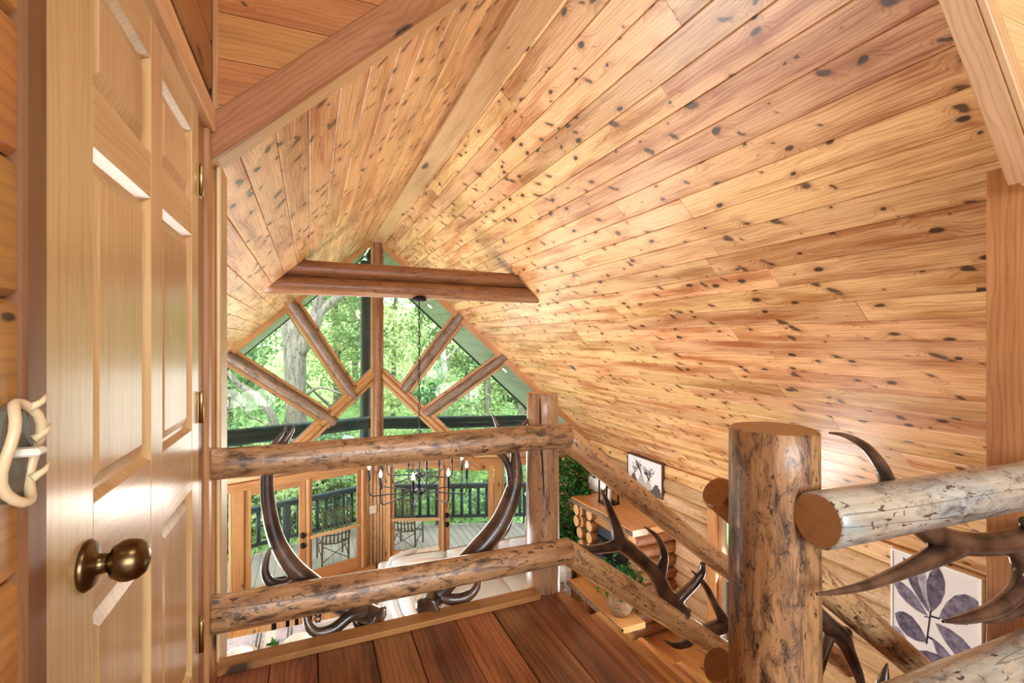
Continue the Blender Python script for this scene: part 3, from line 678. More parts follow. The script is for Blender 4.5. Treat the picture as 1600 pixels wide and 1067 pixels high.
tr = box('trim_8', j1-.012, j1+.006, YH-.015, YH+.135, LOFT-.2, HA.z+.01, M['trim']); tag(tr, 'pale jamb board at the left side of the loft opening', None, None, 'structure')
box('jamb_back', XD-.2, j1-.012, YH+.02, YH+.135, LOFT-.2, 6.3, M['trimmid'], hw)
# right jamb, raked soffit board and plank wall at the stair opening
YJ = 1.1
XJ = onY(1540, 600, YJ).x
jt = box('trim_9', XJ, XJ+.03, YJ-.13, YJ, LOFT-.2, 5.33, M['trimmid']); tag(jt, 'broad brown jamb board at the right side of the stair opening', None, None, 'structure')
rw = empty('wall_stair', (3, YJ, LOFT), 'plank wall right of the stair opening', None, None, 0, 'structure')
box('wall_core', XJ+.03, 4.2, YJ-.11, YJ-.02, LOFT-.2, 5.3, M['trimmid'], rw)
RA, RB = onY(1575, 291, .97), onY(1465, 0, .97); rd = (RB-RA).normalized(); rnn = V(rd.z, 0, -rd.x)      # rnn points right/up
if rnn.x < 0: rnn = -rnn
so_t = .085
tr = bar('trim_10', RA+V(0, -so_t/2, 0)+rnn*.0125, RA+rd*2.2+V(0, -so_t/2, 0)+rnn*.0125, so_t, .025, rnn, M['trim']); tag(tr, 'broad raked board with a dark knot at the upper right', None, None, 'structure')
bar('rake_edge', RA+V(0, -so_t-.012, 0)+rnn*.03, RA+rd*2.2+V(0, -so_t-.012, 0)+rnn*.03, .062, .022, V(0, -1, 0), M['trim'], rw)
for k in range(10):
    z0 = RA.z+k*crs*.98; xx = RA.x+(z0-RA.z)/(rd.z/rd.x)
    prism('wall_plank', [V(xx+.03, .895, z0), V(xx+2.4, .895, z0), V(xx+2.4, .895, z0+crs*.97), V(xx+.03+crs*.97*rd.x/rd.z, .895, z0+crs*.97)], (0, -1, 0), .05, [M['trim']], rw, (1, 0, 0))
# loft ceiling, well above the view
lc = box('ceiling_loft', XL, XE, -3.4, 2.3, 7.75, 7.85, M['wallplank']); tag(lc, 'flat plank ceiling high over the loft', None, None, 'structure')
box('wall_loft_right', 4.0, 4.1, -3.4, 1.0, LOFT, 7.75, M['wallplank'], rw)
for z0, z1, y0, y1 in ((5.3, 7.75, -3.4, .98),): box('gable_fill', 4.1, 5.5, y0, y1, z0-2.6, z1, M['wallplank'], rw)

# ------------------------------------------------------------------ log railings
def rail_pt(u, v, y): return onY(u, v, y)
fr = empty('front_railing', (1.09, YRL, LOFT), 'peeled log railing along the loft edge with a split corner post', 'railing')
a, b = onY(322, 726, YRL), onY(888, 680, YRL); log('top_rail', a, b, .060, .063, M['log'], fr, M['enddark'], seed=11, rough=.03, knobs=3)
a, b = onY(322, 963, YRL-.01), onY(890, 860, YRL-.01); log('lower_rail', a, b, .069, .060, M['log'], fr, M['enddark'], seed=12, rough=.03, knobs=3)
px = V(1.095, YRL+.085, 0); ptop = onY(858, 613, YRL+.085).z
log('corner_post', V(px.x, px.y, LOFT-.02), V(px.x, px.y, ptop), .088, .080, M['logpost'], fr, M['endpale'], seed=13, rough=.02)
c0 = V(px.x, px.y, 0)+(V(0, 0, 0)-V(px.x, px.y, 0)).normalized()*.083
tube('post_crack', [c0+V(.012*math.sin(z*5), 0, LOFT+.02+z) for z in [i*(ptop-LOFT-.03)/11 for i in range(12)]], [.001]+[.0042]*10+[.001], M['underlay'], fr, 6)
sr = empty('stair_railing', (1.6, YRL+.03, LOFT-.3), 'pale sloping log stair railing beyond the treads', 'railing')
a, b = onY(882, 682, YRL+.03), onY(1160, 908, YRL+.03); e = b+(b-a)*.8; log('top_rail', a, e, .060, .058, M['logpale'], sr, M['endpale'], seed=14, rough=.03, knobs=2)
a, b = onY(884, 860, YRL+.03), onY(1150, 1030, YRL+.03); e = b+(b-a)*.8; log('lower_rail', a, e, .061, .060, M['logpale'], sr, M['endpale'], seed=15, rough=.03, knobs=2)
YN = 1.215
nr = empty('near_stair_railing', (1.3, YN, LOFT-.2), 'sloping log stair railing behind the thick newel post', 'railing')
a, b = onY(1118, 768, YN), onY(1425, 1035, YN); e = b+(b-a)*.5; log('top_rail', a, e, .053, .055, M['logpale'], nr, M['end'], seed=16, rough=.02)
a = onY(1121, 1038, YN); d_ = (b-onY(1118, 768, YN)); log('lower_rail', a, a+d_*1.5, .056, .055, M['logpale'], nr, M['enddark'], seed=17, rough=.02)
PN = V(1.248, 1.035, 0)
np_ = log('newel_post', V(PN.x, PN.y, LOFT-.3), V(PN.x, PN.y, CZ-.252), .122, .1185, M['newel'], None, M['end'], seg=32, rough=.012, seed=18)
tag(np_, 'thick dark-streaked log newel post at the stair head', 'post')
YR2 = .865
rr = empty('stairwell_railing', (1.2, YR2, LOFT), 'cut-end log railing with painted bluish window sheen right of the newel post', 'railing')
a, b = onY(1276, 812, YR2), onY(1600, 759, YR2); log('top_rail', a, a+(b-a)*(2.75/(b-a).x), .071, .079, M['sheenlog'], rr, M['end'], seed=19, rough=.02, knobs=2)
a2 = onY(1600, 1016, YR2); d_ = (b-a).normalized(); log('lower_rail', V(a.x, YR2, a2.z-.02), V(a.x, YR2, a2.z-.02)+d_*2.75, .078, .095, M['sheenlog'], rr, M['end'], seed=20, rough=.03, knobs=5)

# ------------------------------------------------------------------ stairs
st = empty('staircase', (2.2, 1.7, 0), 'open plank staircase dropping away from the landing', 'stairs')
RUN, RISE = .272, .2
for k in range(1, 15):
    z = LOFT-k*RISE; x0 = LX-.02+(k-1)*RUN
    if z < .1: break
    for j, (y0, y1) in enumerate(((1.1, 1.66), (1.663, 2.255))):
        pass
    bar('tread', V(x0+.12, 1.1, z-.03), V(x0+.12, 2.26-.0*k, z-.03), .24, .06, V(0, 0, 1), M['stair'], st, .006)
    bar('tread_nosing', V(x0+.262, 1.1, z-.03), V(x0+.262, 2.265, z-.03), .04, .064, V(0, 0, 1), M['slab'], st, .008)
for y in (1.14, 2.2):
    a = V(LX, y, LOFT-.32); d_ = V(RUN, 0, -RISE); bar('stringer', a, a+d_*14, .06, .24, V(RISE, 0, RUN), M['trimmid'], st)
# ------------------------------------------------------------------ antlers set into the railings
def antler(label, spec, y, group=None, nm='antler'):
    """spec: branches, each a list of (u, v, dy, half width in pixels); first branch is the beam"""
    base = onY(spec[0][0][0], spec[0][0][1], y+spec[0][0][2])
    o = empty(nm, base, label, 'antler', group)
    for i, br in enumerate(spec):
        P = []
        for u, v, dy_, r in br:
            p = onY(u, v, y+dy_); P.append((p.x, p.y, p.z, r/FPX*dep(p)))
        Q = crom(P, 6)
        tube('beam' if i == 0 else 'tine', [q[:3] for q in Q], [max(q[3], .0012) for q in Q], M['antler'], o, 12)
    # burr: a knobbly ring at the base of the beam
    P = [onY(u, v, y+dy_) for u, v, dy_, r in spec[0][:2]]; r0 = spec[0][0][3]/FPX*dep(P[0]); ax = (P[1]-P[0]).normalized()
    vs, fs, nb = tubedata([P[0]-ax*.008, P[0]-ax*.004, P[0]+ax*.006, P[0]+ax*.012], [r0*.85, r0*1.1, r0*1.12, r0*.95], 18, True, lambda i, j: 1+.09*math.sin(j*2.7)*math.cos(j*1.3))
    mw = Matrix.Translation(P[0]); vs = [v-P[0] for v in vs]
    link('burr', mesh('burr', vs, fs, M['antler'], smooth=True), o, mw)
    return o
B_ = .11
antler('dark antler with long curved beam near the door side of the front railing', [
    [(592, 968, .06, 17), (570, 957, B_, 15), (535, 946, B_, 15), (490, 916, B_, 16), (456, 884, B_, 14), (433, 845, B_, 12), (421, 800, B_, 11), (417, 755, B_, 10), (421, 715, B_, 9), (435, 690, B_, 7), (444, 676, B_, 4), (447, 664, B_, 1)],
    [(428, 735, B_, 6), (440, 700, B_, 6), (449, 684, B_, 5), (457, 672, B_, 3), (459, 664, B_, 1)],
    [(466, 899, B_, 8), (445, 914, B_-.02, 9), (424, 911, B_-.03, 8), (414, 893, B_-.03, 6), (418, 868, B_-.03, 4), (426, 852, B_-.03, 1)],
    [(572, 956, .09, 9), (548, 962, .07, 9), (522, 982, .05, 9), (498, 988, .04, 8), (484, 980, .04, 7), (478, 963, .05, 5), (479, 946, .06, 2)],
    [(588, 966, .08, 7), (580, 978, .1, 8), (562, 978, .12, 7), (552, 966, .13, 4)]], YRL)
antler('dark antler leaning up to the corner post in the front railing', [
    [(668, 952, .04, 18), (680, 932, B_, 16), (705, 902, B_, 16), (745, 862, B_, 17), (778, 822, B_, 16), (797, 782, B_, 14), (806, 745, B_, 11), (805, 712, B_, 8), (800, 690, B_, 7), (812, 668, B_, 5), (824, 656, B_, 3), (829, 645, B_, 1)],
    [(799, 768, B_, 7), (797, 740, B_, 7), (789, 718, B_, 6), (776, 700, B_, 6), (780, 675, B_, 5), (775, 660, B_, 3), (768, 645, B_, 1)],
    [(796, 780, B_+.03, 8), (797, 806, B_+.03, 6), (790, 826, B_+.03, 7), (768, 846, B_+.03, 8)],
    [(686, 932, .09, 8), (704, 936, .09, 9), (724, 934, .08, 9), (740, 924, .08, 7), (748, 908, .08, 5), (747, 893, .08, 2)]], YRL)
antler('dark many-tined antler between the sloping stair rails', [
    [(1066, 962, .04, 15), (1056, 948, .06, 14), (1040, 928, .06, 13), (1026, 900, .06, 12), (1008, 880, .06, 11), (985, 860, .06, 12), (969, 846, .06, 12), (960, 815, .06, 8), (949, 786, .05, 5), (939, 764, .05, 1)],
    [(972, 850, .06, 10), (945, 856, .05, 8), (920, 858, .04, 6), (896, 850, .04, 3)],
    [(1030, 905, .06, 9), (1035, 885, .05, 8), (1037, 862, .04, 6), (1026, 838, .04, 4), (1007, 823, .04, 1)],
    [(1052, 945, .06, 9), (1066, 930, .05, 8), (1086, 910, .04, 7), (1096, 895, .04, 6), (1098, 880, .03, 4)]], YRL)
antler('smaller dark antler low beside the newel post between stair rails', [
    [(1163, 985, .02, 11), (1140, 974, .05, 11), (1122, 980, .06, 12), (1100, 984, .06, 10), (1080, 976, .06, 8), (1064, 964, .06, 6)],
    [(1132, 970, .05, 9), (1119, 948, .05, 6), (1105, 920, .04, 5), (1092, 902, .04, 3), (1080, 891, .04, 1)],
    [(1092, 986, .05, 6), (1075, 1004, .05, 7), (1055, 1008, .05, 5), (1036, 999, .05, 1)]], YRL)
antler('large dark antler behind the bluish-sheened top rail on the right', [
    [(1640, 838, .07, 23), (1600, 843, .07, 20), (1560, 849, .07, 18), (1520, 850, .07, 18), (1474, 843, .07, 20), (1440, 820, .07, 19), (1410, 790, .07, 16), (1388, 755, .07, 12), (1376, 728, .05, 10), (1352, 698, .03, 7), (1322, 681, .02, 4), (1296, 676, .01, 1.5)],
    [(1495, 852, .07, 18), (1462, 868, .05, 16), (1420, 888, .02, 12), (1360, 912, -.01, 8), (1310, 924, -.02, 5), (1276, 928, -.02, 2)],
    [(1575, 850, .07, 14), (1590, 866, .06, 13), (1598, 895, .05, 13), (1588, 925, .04, 13), (1555, 952, .03, 12), (1510, 966, .02, 8), (1473, 971, .01, 2)],
    [(1612, 838, .07, 12), (1606, 826, .06, 10), (1602, 814, .05, 8)]], YR2)
antler('second dark antler curling along the bluish-sheened lower rail', [
    [(1660, 900, .1, 16), (1630, 925, .1, 14), (1596, 950, .09, 10), (1565, 966, .08, 6), (1541, 973, .07, 1)],
    [(1640, 915, .1, 10), (1650, 960, .1, 9), (1645, 1000, .1, 5), (1630, 1030, .1, 1)]], YR2)
antler('dark forked antler under the sloping rail behind the newel post', [
    [(1262, 940, .05, 12), (1280, 962, .05, 13), (1298, 980, .05, 14), (1314, 994, .05, 14), (1326, 1018, .05, 10), (1340, 1052, .05, 8), (1350, 1085, .05, 4), (1356, 1110, .05, 1)],
    [(1300, 984, .05, 9), (1294, 1000, .05, 8), (1285, 1030, .05, 7), (1279, 1060, .05, 5), (1278, 1095, .05, 1)],
    [(1314, 992, .05, 10), (1322, 988, .05, 9), (1328, 997, .05, 4)]], YN)
antler('lone dark antler point rising below the sloping rail', [
    [(1379, 1100, .05, 12), (1380, 1075, .05, 10), (1382, 1058, .05, 7), (1386, 1036, .05, 1)],
    [(1380, 1090, .05, 8), (1395, 1085, .05, 6), (1410, 1095, .05, 2)]], YN)

# ------------------------------------------------------------------ chandelier
CY = 6.1
cc = onY(655, 467, CY); hub = onY(655, 767, CY)
ch = empty('chandelier', hub, 'black two-tier candle chandelier hanging on a chain from the tie beam', 'chandelier')
lathe('canopy', [(.05, -.035), (.085, -.025), (.09, 0), (.06, .035), (.02, .05)], M['black'], cc, ch, 16)
n = 26; top = cc.z-.03; bot = hub.z+.42
for i in range(n):
    z = top-(i+.5)*(top-bot)/n; h = (top-bot)/n*.62
    ring = [V(cc.x+(.014*math.cos(t) if i % 2 else 0), cc.y+(0 if i % 2 else .014*math.cos(t)), z+h*math.sin(t)) for t in [k*math.pi/4 for k in range(9)]]
    tube('chain_link', ring, .0045, M['black'], ch, 5, None, False)
tube('stem', [V(cc.x, cc.y, bot+.02), V(cc.x, cc.y, hub.z-.03)], .014, M['black'], ch, 10)
lathe('hub', [(.02, -.06), (.06, -.03), (.075, -.01), (.06, .02), (.02, .03)], M['black'], hub, ch, 16)
lathe('upper_hub', [(.02, -.03), (.055, -.015), (.06, .01), (.03, .03)], M['black'], hub+V(0, 0, .20), ch, 16)
def arm(h, R, rise, ang, z0):
    d = V(math.cos(ang), math.sin(ang), 0); b = h+V(0, 0, z0)
    P = [b+d*.05, b+d*R*.5-V(0, 0, .01), b+d*(R-.05)-V(0, 0, .02), b+d*(R-.015)-V(0, 0, .005), b+d*R+V(0, 0, .035), b+d*R+V(0, 0, rise)]
    a = tube('arm', P, .0085, M['black'], ch, 6)
    lathe('candle', [(.014, 0), (.017, .01), (.017, .13), (.012, .135)], M['black'], b+d*R+V(0, 0, rise), a, 10)
    bl = lathe('bulb', [(.006, 0), (.015, .015), (.018, .035), (.010, .065), (.002, .085)], M['bulb'], b+d*R+V(0, 0, rise+.135), a, 10)
for k in range(9): arm(hub, .60, .17, math.radians(12+40*k), 0)
for k in range(6): arm(hub, .42, .17, math.radians(30+60*k), .20)
for k in range(3):
    l = D.lights.new('chandelier_light', 'POINT'); l.energy = 27; l.color = (1, .93, .84); l.shadow_soft_size = .25
    lo = D.objects.new('chandelier_light', l); COL.objects.link(lo); t = k*2.094
    lo.location = hub+V(.45*math.cos(t), .45*math.sin(t), .42)
# unseen ceiling lamp added behind the viewer to light the loft
lamp = empty('added_loft_lamp', (.9, -.6, 7.1), 'unseen frosted drum lamp added over the loft behind the viewer for light', 'lamp')
lathe('shade', [(.30, 0), (.32, .01), (.32, .16), (.28, .18)], M['lampwhite'], (.9, -.6, 7.0), lamp, 28)
lathe('rod', [(.02, .18), (.02, .75)], M['black'], (.9, -.6, 7.0), lamp, 10)
area('added_loft_light', (.9, -.6, 6.97), (.9, -.6, 0), .6, .6, 22, (1, .92, .82))

# ------------------------------------------------------------------ fireplace, hearth and things on it
XF = 4.56; ZM = 1.75
YF0, YF1 = 6.30, 7.95
fp = empty('fireplace', (5.0, 7.1, 0), 'log fireplace with a live-edge mantel against the right wall', 'fireplace')
mp = [V(XF, YF0-.05, ZM), V(XF-.02, YF0+.4, ZM), V(XF+.03, YF0+.8, ZM), V(XF-.03, YF0+1.2, ZM), V(XF-.05, YF1+.12, ZM), V(XE-.06, YF1+.12, ZM), V(XE-.06, YF0-.05, ZM)]
prism('mantel', mp, (0, 0, 1), .10, [M['slab']], fp, (0, 1, 0))
tube('mantel_bark', [p+V(-.002, 0, -.055) for p in mp[:5]], .036, M['bark_edge'], fp, 8)
lh = .205
for k in range(8):
    z = (k+.5)*lh
    log('side_log', V(XF+.10, YF0+.1, z), V(XE-.02, YF0+.1, z), .108, .108, M['walldark'], fp, M['endpale'], seg=14, seed=40+k, rough=.02)
    log('pier_log', V(XF+.04+(-.02 if k % 2 else 0), YF1-.05, z), V(XE-.02, YF1-.05, z), .105, .105, M['walldark'], fp, M['endpale'], seg=14, seed=50+k, rough=.02)
    if k > 5:
        log('corbel_log', V(XF-.02, YF1+.0, z), V(XF+.5, YF1+.0, z), .10, .10, M['walldark'], fp, M['endpale'], seg=14, seed=60+k)
    if k > 2: log('inner_log', V(XF+.06, YF1-.32, z), V(XE-.1, YF1-.32, z), .10, .10, M['walldark'], fp, M['endpale'], seg=14, seed=70+k)
box('lintel_board', XF+.16, XF+.2, YF0+.18, YF1-.3, ZM-.34, ZM-.1, M['trimmid'], fp)
box('slate_surround', XF+.22, XF+.26, YF0+.18, YF1-.3, 0.4, ZM-.34, M['slate'], fp)
box('firebox_glass', XF+.2, XF+.22, YF0+.4, YF1-.55, .55, 1.15, M['fireglass'], fp)
box('firebox_hood', XF+.18, XF+.22, YF0+.3, YF1-.4, 1.15, 1.2, M['iron'], fp)
hs = empty('hearth_bench', (4.3, 6.9, 0), 'live-edge slab bench in front of the fireplace', 'bench')
hp = [onZ(888, 906, .5), onZ(918, 934, .5), onZ(950, 962, .5), onZ(950, 962, .5)+V(0, -.35, 0), onZ(950, 962, .5)+V(.42, -.35, 0), onZ(950, 962, .5)+V(.42, 0, 0), onZ(912, 900, .5)]
prism('slab', hp, (0, 0, 1), .09, [M['slab']], hs, (0, 1, 0))
tube('bark_edge', [p+V(-.004, 0, -.045) for p in hp[:4]], .04, M['bark_edge'], hs, 8)
for y in (hp[0].y-.25, hp[3].y+.2): log('leg', V(hp[0].x+.22, y, 0), V(hp[0].x+.22, y, .42), .1, .1, M['walldark'], hs, seg=12)
def potplant(nm, label, base, pot_r, pot_h, blobs, n, leafsize, matpot, cat='plant'):
    o = empty(nm, base, label, cat)
    lathe('pot', [(pot_r*.72, 0), (pot_r, pot_h*.35), (pot_r*1.02, pot_h*.6), (pot_r*.86, pot_h*.95), (pot_r*.88, pot_h), (pot_r*.76, pot_h*.97)], matpot, base, o, 24)
    rn = random.Random(int(base.x*100)); vs = []; fs = []
    for (cx, cy, cz, rx, rz) in blobs:
        leaves(rn, lambda: V(cx+rn.gauss(0, rx*.5), cy+rn.gauss(0, rx*.5), cz+rn.gauss(0, rz*.5)), n, leafsize, vs, fs)
        tube('stem', [base+V(0, 0, pot_h*.8), (base+V(0, 0, pot_h)+V(cx, cy, cz))/2+V(.02, 0, .05), V(cx, cy, cz)], [.012, .009, .005], M['bark'], o, 6)
    link('foliage', mesh('foliage', [v-base for v in vs], fs, M['leafdark']), o, Matrix.Translation(base))
    return o
pb_ = onZ(969, 958, .5)
potplant('potted_plant', 'bushy green plant in a woven basket on the slab bench', pb_, .19, .34, [(pb_.x-.05, pb_.y+.05, .98, .2, .2), (pb_.x+.12, pb_.y+.1, 1.02, .18, .18), (pb_.x+.25, pb_.y-.02, .82, .16, .2), (pb_.x-.15, pb_.y+.2, 1.05, .14, .18), (pb_.x+.02, pb_.y, .92, .22, .18), (pb_.x+.3, pb_.y-.1, .7, .12, .14)], 230, .09, M['basket'])
fb = V(4.72, 8.42, 0)
potplant('ficus_tree', 'tall leafy ficus beside the corner post and fireplace', fb, .2, .35, [(fb.x-.2, fb.y, 2.15, .28, .3), (fb.x+.1, fb.y, 1.9, .3, .3), (fb.x-.3, fb.y, 1.6, .25, .3), (fb.x-.1, fb.y-.1, 1.3, .3, .3), (fb.x-.35, fb.y-.1, 1.0, .22, .3), (fb.x+.1, fb.y-.15, 1.75, .2, .2), (fb.x-.1, fb.y-.2, .95, .25, .2), (fb.x+.2, fb.y, 2.2, .25, .2)], 150, .14, M['basket'])
lp = onZ(951, 786, ZM); lt = empty('lantern', lp, 'black framed lantern with a white candle on the mantel', 'lantern')
s = .12; hgt = .42
for dx in (-s, s):
    for dy_ in (-s, s): box('corner_bar', lp.x+dx-.012, lp.x+dx+.012, lp.y+dy_-.012, lp.y+dy_+.012, ZM, ZM+hgt, M['black'], lt, .002)
box('base', lp.x-s-.02, lp.x+s+.02, lp.y-s-.02, lp.y+s+.02, ZM, ZM+.03, M['black'], lt)
box('top', lp.x-s-.02, lp.x+s+.02, lp.y-s-.02, lp.y+s+.02, ZM+hgt, ZM+hgt+.025, M['black'], lt)
lathe('candle', [(.055, 0), (.055, .24), (.04, .245)], M['white'], lp+V(0, 0, .03), lt, 16)
dp = onZ(932, 772, ZM)+V(.1, .12, 0); dk = lathe('round_plaque', [(.01, -.012), (.2, -.012), (.2, .012), (.01, .012)], M['white'], dp+V(0, 0, .205), None, 28, (-.9, -.5, .15), None, False)
tag(dk, 'round white plaque leaning behind the lantern on the mantel', 'plaque')
# ------------------------------------------------------------------ pictures on the right wall
XW = XE-.085
def picture(nm, label, c, frame_mat, th=.04):
    P = [onX(u, v, XW) for u, v in c]; y1 = max(p.y for p in P); y0 = min(p.y for p in P); z1 = max(p.z for p in P); z0 = min(p.z for p in P)
    o = empty(nm, V(XW, (y0+y1)/2, z0), label, 'picture')
    fw = .022
    for a in ((y0, y0+fw, z0, z1), (y1-fw, y1, z0, z1), (y0+fw, y1-fw, z0, z0+fw), (y0+fw, y1-fw, z1-fw, z1)): box('frame', XW-.02, XW+th, *a, frame_mat, o, .002)
    o = box('canvas', XW-.008, XW+.03, y0+fw, y1-fw, z0+fw, z1-fw, M['canvas'], o, .0)
    return o, y0, y1, z0, z1
def blob(name, o, pts, mat, y0, y1, z0, z1, lift=0):
    # pts in 0..1 picture coordinates (left to right, top to bottom)
    prism(name, [V(XW-.0095-lift, y1-(y1-y0)*a, z1-(z1-z0)*b) for a, b in pts], (-1, 0, 0), .0012, [mat], o, (0, 1, 0))
def leafpts(x0, y0, x1, y1, wd, bias=.55):
    dx, dy_ = x1-x0, y1-y0; L = math.hypot(dx, dy_); nx, ny = -dy_/L, dx/L; out = []
    pr = [(0, 0), (.12, .35), (.3, .75), (bias, 1), (.78, .85), (.92, .45), (1, .0)]
    for t, k in pr: out.append((x0+dx*t+nx*wd*k*.5, y0+dy_*t+ny*wd*k*.5))
    for t, k in pr[-2:0:-1]: out.append((x0+dx*t-nx*wd*k*.5, y0+dy_*t-ny*wd*k*.5))
    return out
cv = [(1393, 864), (1536, 912), (1393, 1010)]
q1 = onX(1393, 864, XW); q2 = onX(1536, 905, XW); q3 = onX(1393, 1022, XW)
LPIC, y0, y1, z0, z1 = picture('leaf_print', 'framed print of purple-grey leaves on the right log wall', [(1393, 864), (1536, 905), (1393, 1022)], M['white'])
cx, cy = .47, .5
L = [(.44, .49, .03, .30, .14, 'petal'), (.46, .46, .15, .05, .13, 'petal2'), (.47, .44, .32, .03, .11, 'petal3'), (.48, .44, .56, .03, .20, 'petal2'), (.56, .46, .98, .20, .24, 'petal'), (.52, .52, .97, .72, .18, 'petal'),
     (.44, .72, .05, .60, .2, 'petal2'), (.48, .66, .80, .92, .14, 'petal'), (.28, .86, .74, .90, .2, 'petal2'), (.24, .88, .03, .72, .1, 'petal3'), (.42, .99, .7, .985, .08, 'petal2')]
for i, (a, b, c, d, wd, m_) in enumerate(L): blob('leaf', LPIC, [(min(max(x, .02), .98), min(max(y, .02), .985)) for x, y in leafpts(a, b, c, d, wd)], M[m_], y0, y1, z0, z1, .0003*i)
for a in ([(.465, .43), (.48, .43), (.43, .74), (.415, .74)], [(.47, .485), (.475, .47), (.57, .46), (.57, .475)], [(.43, .68), (.43, .66), (.5, .665), (.5, .68)], [(.33, .9), (.345, .9), (.42, 1), (.40, 1)], [(.46, .5), (.47, .49), (.4, .5), (.4, .51)]):
    blob('stem', LPIC, [(x, min(y, .985)) for x, y in a], M['ink'], y0, y1, z0, z1, .004)
VPIC, y0, y1, z0, z1 = picture('vase_sketch', 'framed pencil sketch of vases and twigs over the mantel', [(981, 706), (1036, 781)], M['frame'])
def vase(x, y, w_, h_): return [(x-w_*.25, y-h_), (x+w_*.25, y-h_), (x+w_*.22, y-h_*.8), (x+w_*.5, y-h_*.5), (x+w_*.46, y-h_*.15), (x+w_*.3, y), (x-w_*.3, y), (x-w_*.46, y-h_*.15), (x-w_*.5, y-h_*.5), (x-w_*.22, y-h_*.8)]
blob('sketch_table', VPIC, [(.04, .86), (.96, .82), (.96, .96), (.04, .96)], M['sketchdark'], y0, y1, z0, z1)
for i, (x, y, w_, h_, m_) in enumerate(((.2, .88, .2, .3, 'sketchdark'), (.42, .9, .22, .36, 'sketch'), (.62, .9, .18, .28, 'sketch'), (.84, .88, .2, .22, 'sketchdark'))):
    blob('sketch_vase', VPIC, vase(x, y, w_, h_), M[m_], y0, y1, z0, z1, .0004*(i+1))
rn = random.Random(9)
for bx, by in ((.2, .58), (.42, .54), (.62, .62), (.64, .62)):
    for k in range(4):
        tx, ty = bx+rn.uniform(-.18, .22), by-rn.uniform(.25, .42)
        blob('sketch_twig', VPIC, [(bx, by), (bx+.012, by), (tx+.008, ty), (tx, ty)], M['sketchdark'], y0, y1, z0, z1, .002)
        for q in range(4):
            f_ = rn.uniform(.4, 1); lx, ly = bx+(tx-bx)*f_, by+(ty-by)*f_; s_ = rn.choice((-1, 1))
            blob('sketch_leaf', VPIC, [(lx, ly), (lx+.03*s_, ly-.035), (lx+.055*s_, ly-.03), (lx+.03*s_, ly-.01)], M['ink'], y0, y1, z0, z1, .0022)

# ------------------------------------------------------------------ sofa
SB, SS = .95, .52
c0 = onZ(590, 872, SB); SX0, SY1 = c0.x, c0.y
sx1 = 4.25
sf = empty('sectional_sofa', (SX0+1.4, SY1-1, 0), 'cream L-shaped sectional sofa below the chandelier', 'sofa')
def soft(nm, x0, x1, y0, y1, z0, z1, parent=sf, mat='sofa', puff=.12): return cushion(nm, V((x0+x1)/2, (y0+y1)/2, (z0+z1)/2), x1-x0, y1-y0, z1-z0, M[mat], parent, None, puff)
box('base', SX0+.05, sx1-.05, SY1-1.1, SY1-.02, .08, .34, M['sofa'], sf, .03)
box('base', SX0+.02, SX0+1.08, SY1-2.7, SY1-.3, .08, .34, M['sofa'], sf, .03)
box('back_frame', SX0, sx1, SY1-.14, SY1, .08, SB-.06, M['sofa'], sf, .04)
box('side_frame', SX0, SX0+.14, SY1-2.7, SY1-.14, .08, SB-.08, M['sofa'], sf, .04)
box('arm', sx1-.2, sx1, SY1-1.1, SY1-.14, .08, .7, M['sofa'], sf, .05)
xs = [SX0+1.1, SX0+1.1+(sx1-.2-SX0-1.1)/2, sx1-.2]
soft('seat_cushion', SX0+.15, SX0+1.09, SY1-1.12, SY1-.15, .33, SS)
for a, b in zip(xs, xs[1:]):
    sc_ = soft('seat_cushion', a, b, SY1-1.13, SY1-.15, .33, SS)
    tube('piping', [V(a+.02, SY1-1.12, SS-.03), V(b-.02, SY1-1.12, SS-.03)], .008, M['piping'], sc_, 6)
for a, b in ((SY1-2.68, SY1-1.92), (SY1-1.91, SY1-1.13)): soft('seat_cushion', SX0+.15, SX0+1.12, a, b, .33, SS)
rx = Matrix.Rotation(math.radians(-78), 4, 'X')
for a, b in ((SX0+.16, SX0+1.08), (xs[0], xs[1]), (xs[1], xs[2])):
    bc_ = cushion('back_cushion', V((a+b)/2, SY1-.30, SS+.24), b-a-.02, .56, .26, M['sofa'], sf, rx, .5)
    tube('piping', [V(a+.03, SY1-.27, SS+.44), V(a+.06, SY1-.26, SS+.495), V((a+b)/2, SY1-.26, SS+.515), V(b-.06, SY1-.26, SS+.495), V(b-.03, SY1-.27, SS+.44)], .007, M['piping'], bc_, 6)
for a, b in ((SY1-2.66, SY1-1.92), (SY1-1.9, SY1-1.1)):
    cushion('back_cushion', V(SX0+.28, (a+b)/2, SS+.22), .5, b-a, .26, M['sofa'], sf, Matrix.Rotation(math.radians(74), 4, 'Y'), .5)
def pillow(label, c, s, mat, rz, rxx=-65, t=.2):
    o = cushion('throw_pillow', c, s, s, t, M[mat], None, Matrix.Rotation(math.radians(rz), 4, 'Z') @ Matrix.Rotation(math.radians(rxx), 4, 'X'), .8)
    return tag(o, label, 'pillow')
pillow('plump cream pillow at the left end of the far sofa back', onZ(610, 868, SB-.02)+V(.12, -.18, -.12), .6, 'sofa', 28, -62, .24)
pillow('blush pillow leaning below the knitted throw on the sofa', onZ(655, 882, .84)+V(0, -.1, -.08), .52, 'blush', -4, -66)
pillow('cream pillow with a peaked corner at the right sofa end', V(sx1-.62, SY1-.42, SS+.32), .62, 'sofa', -14, -64, .2)
pillow('small navy pillow before the cream one at the right sofa end', V(sx1-.72, SY1-.60, SS+.2), .44, 'navy', -10, -62, .16)
pillow('cream pillow leaning low on the left side of the sofa', V(SX0+.5, SY1-1.75, SS+.2), .52, 'sofa', 66, -55, .2)
tw = empty('throw_blanket', V(SX0+.75, SY1-.2, SB), 'white knitted throw draped over the sofa back', 'blanket')
N_ = 14; vs = []; fs = []
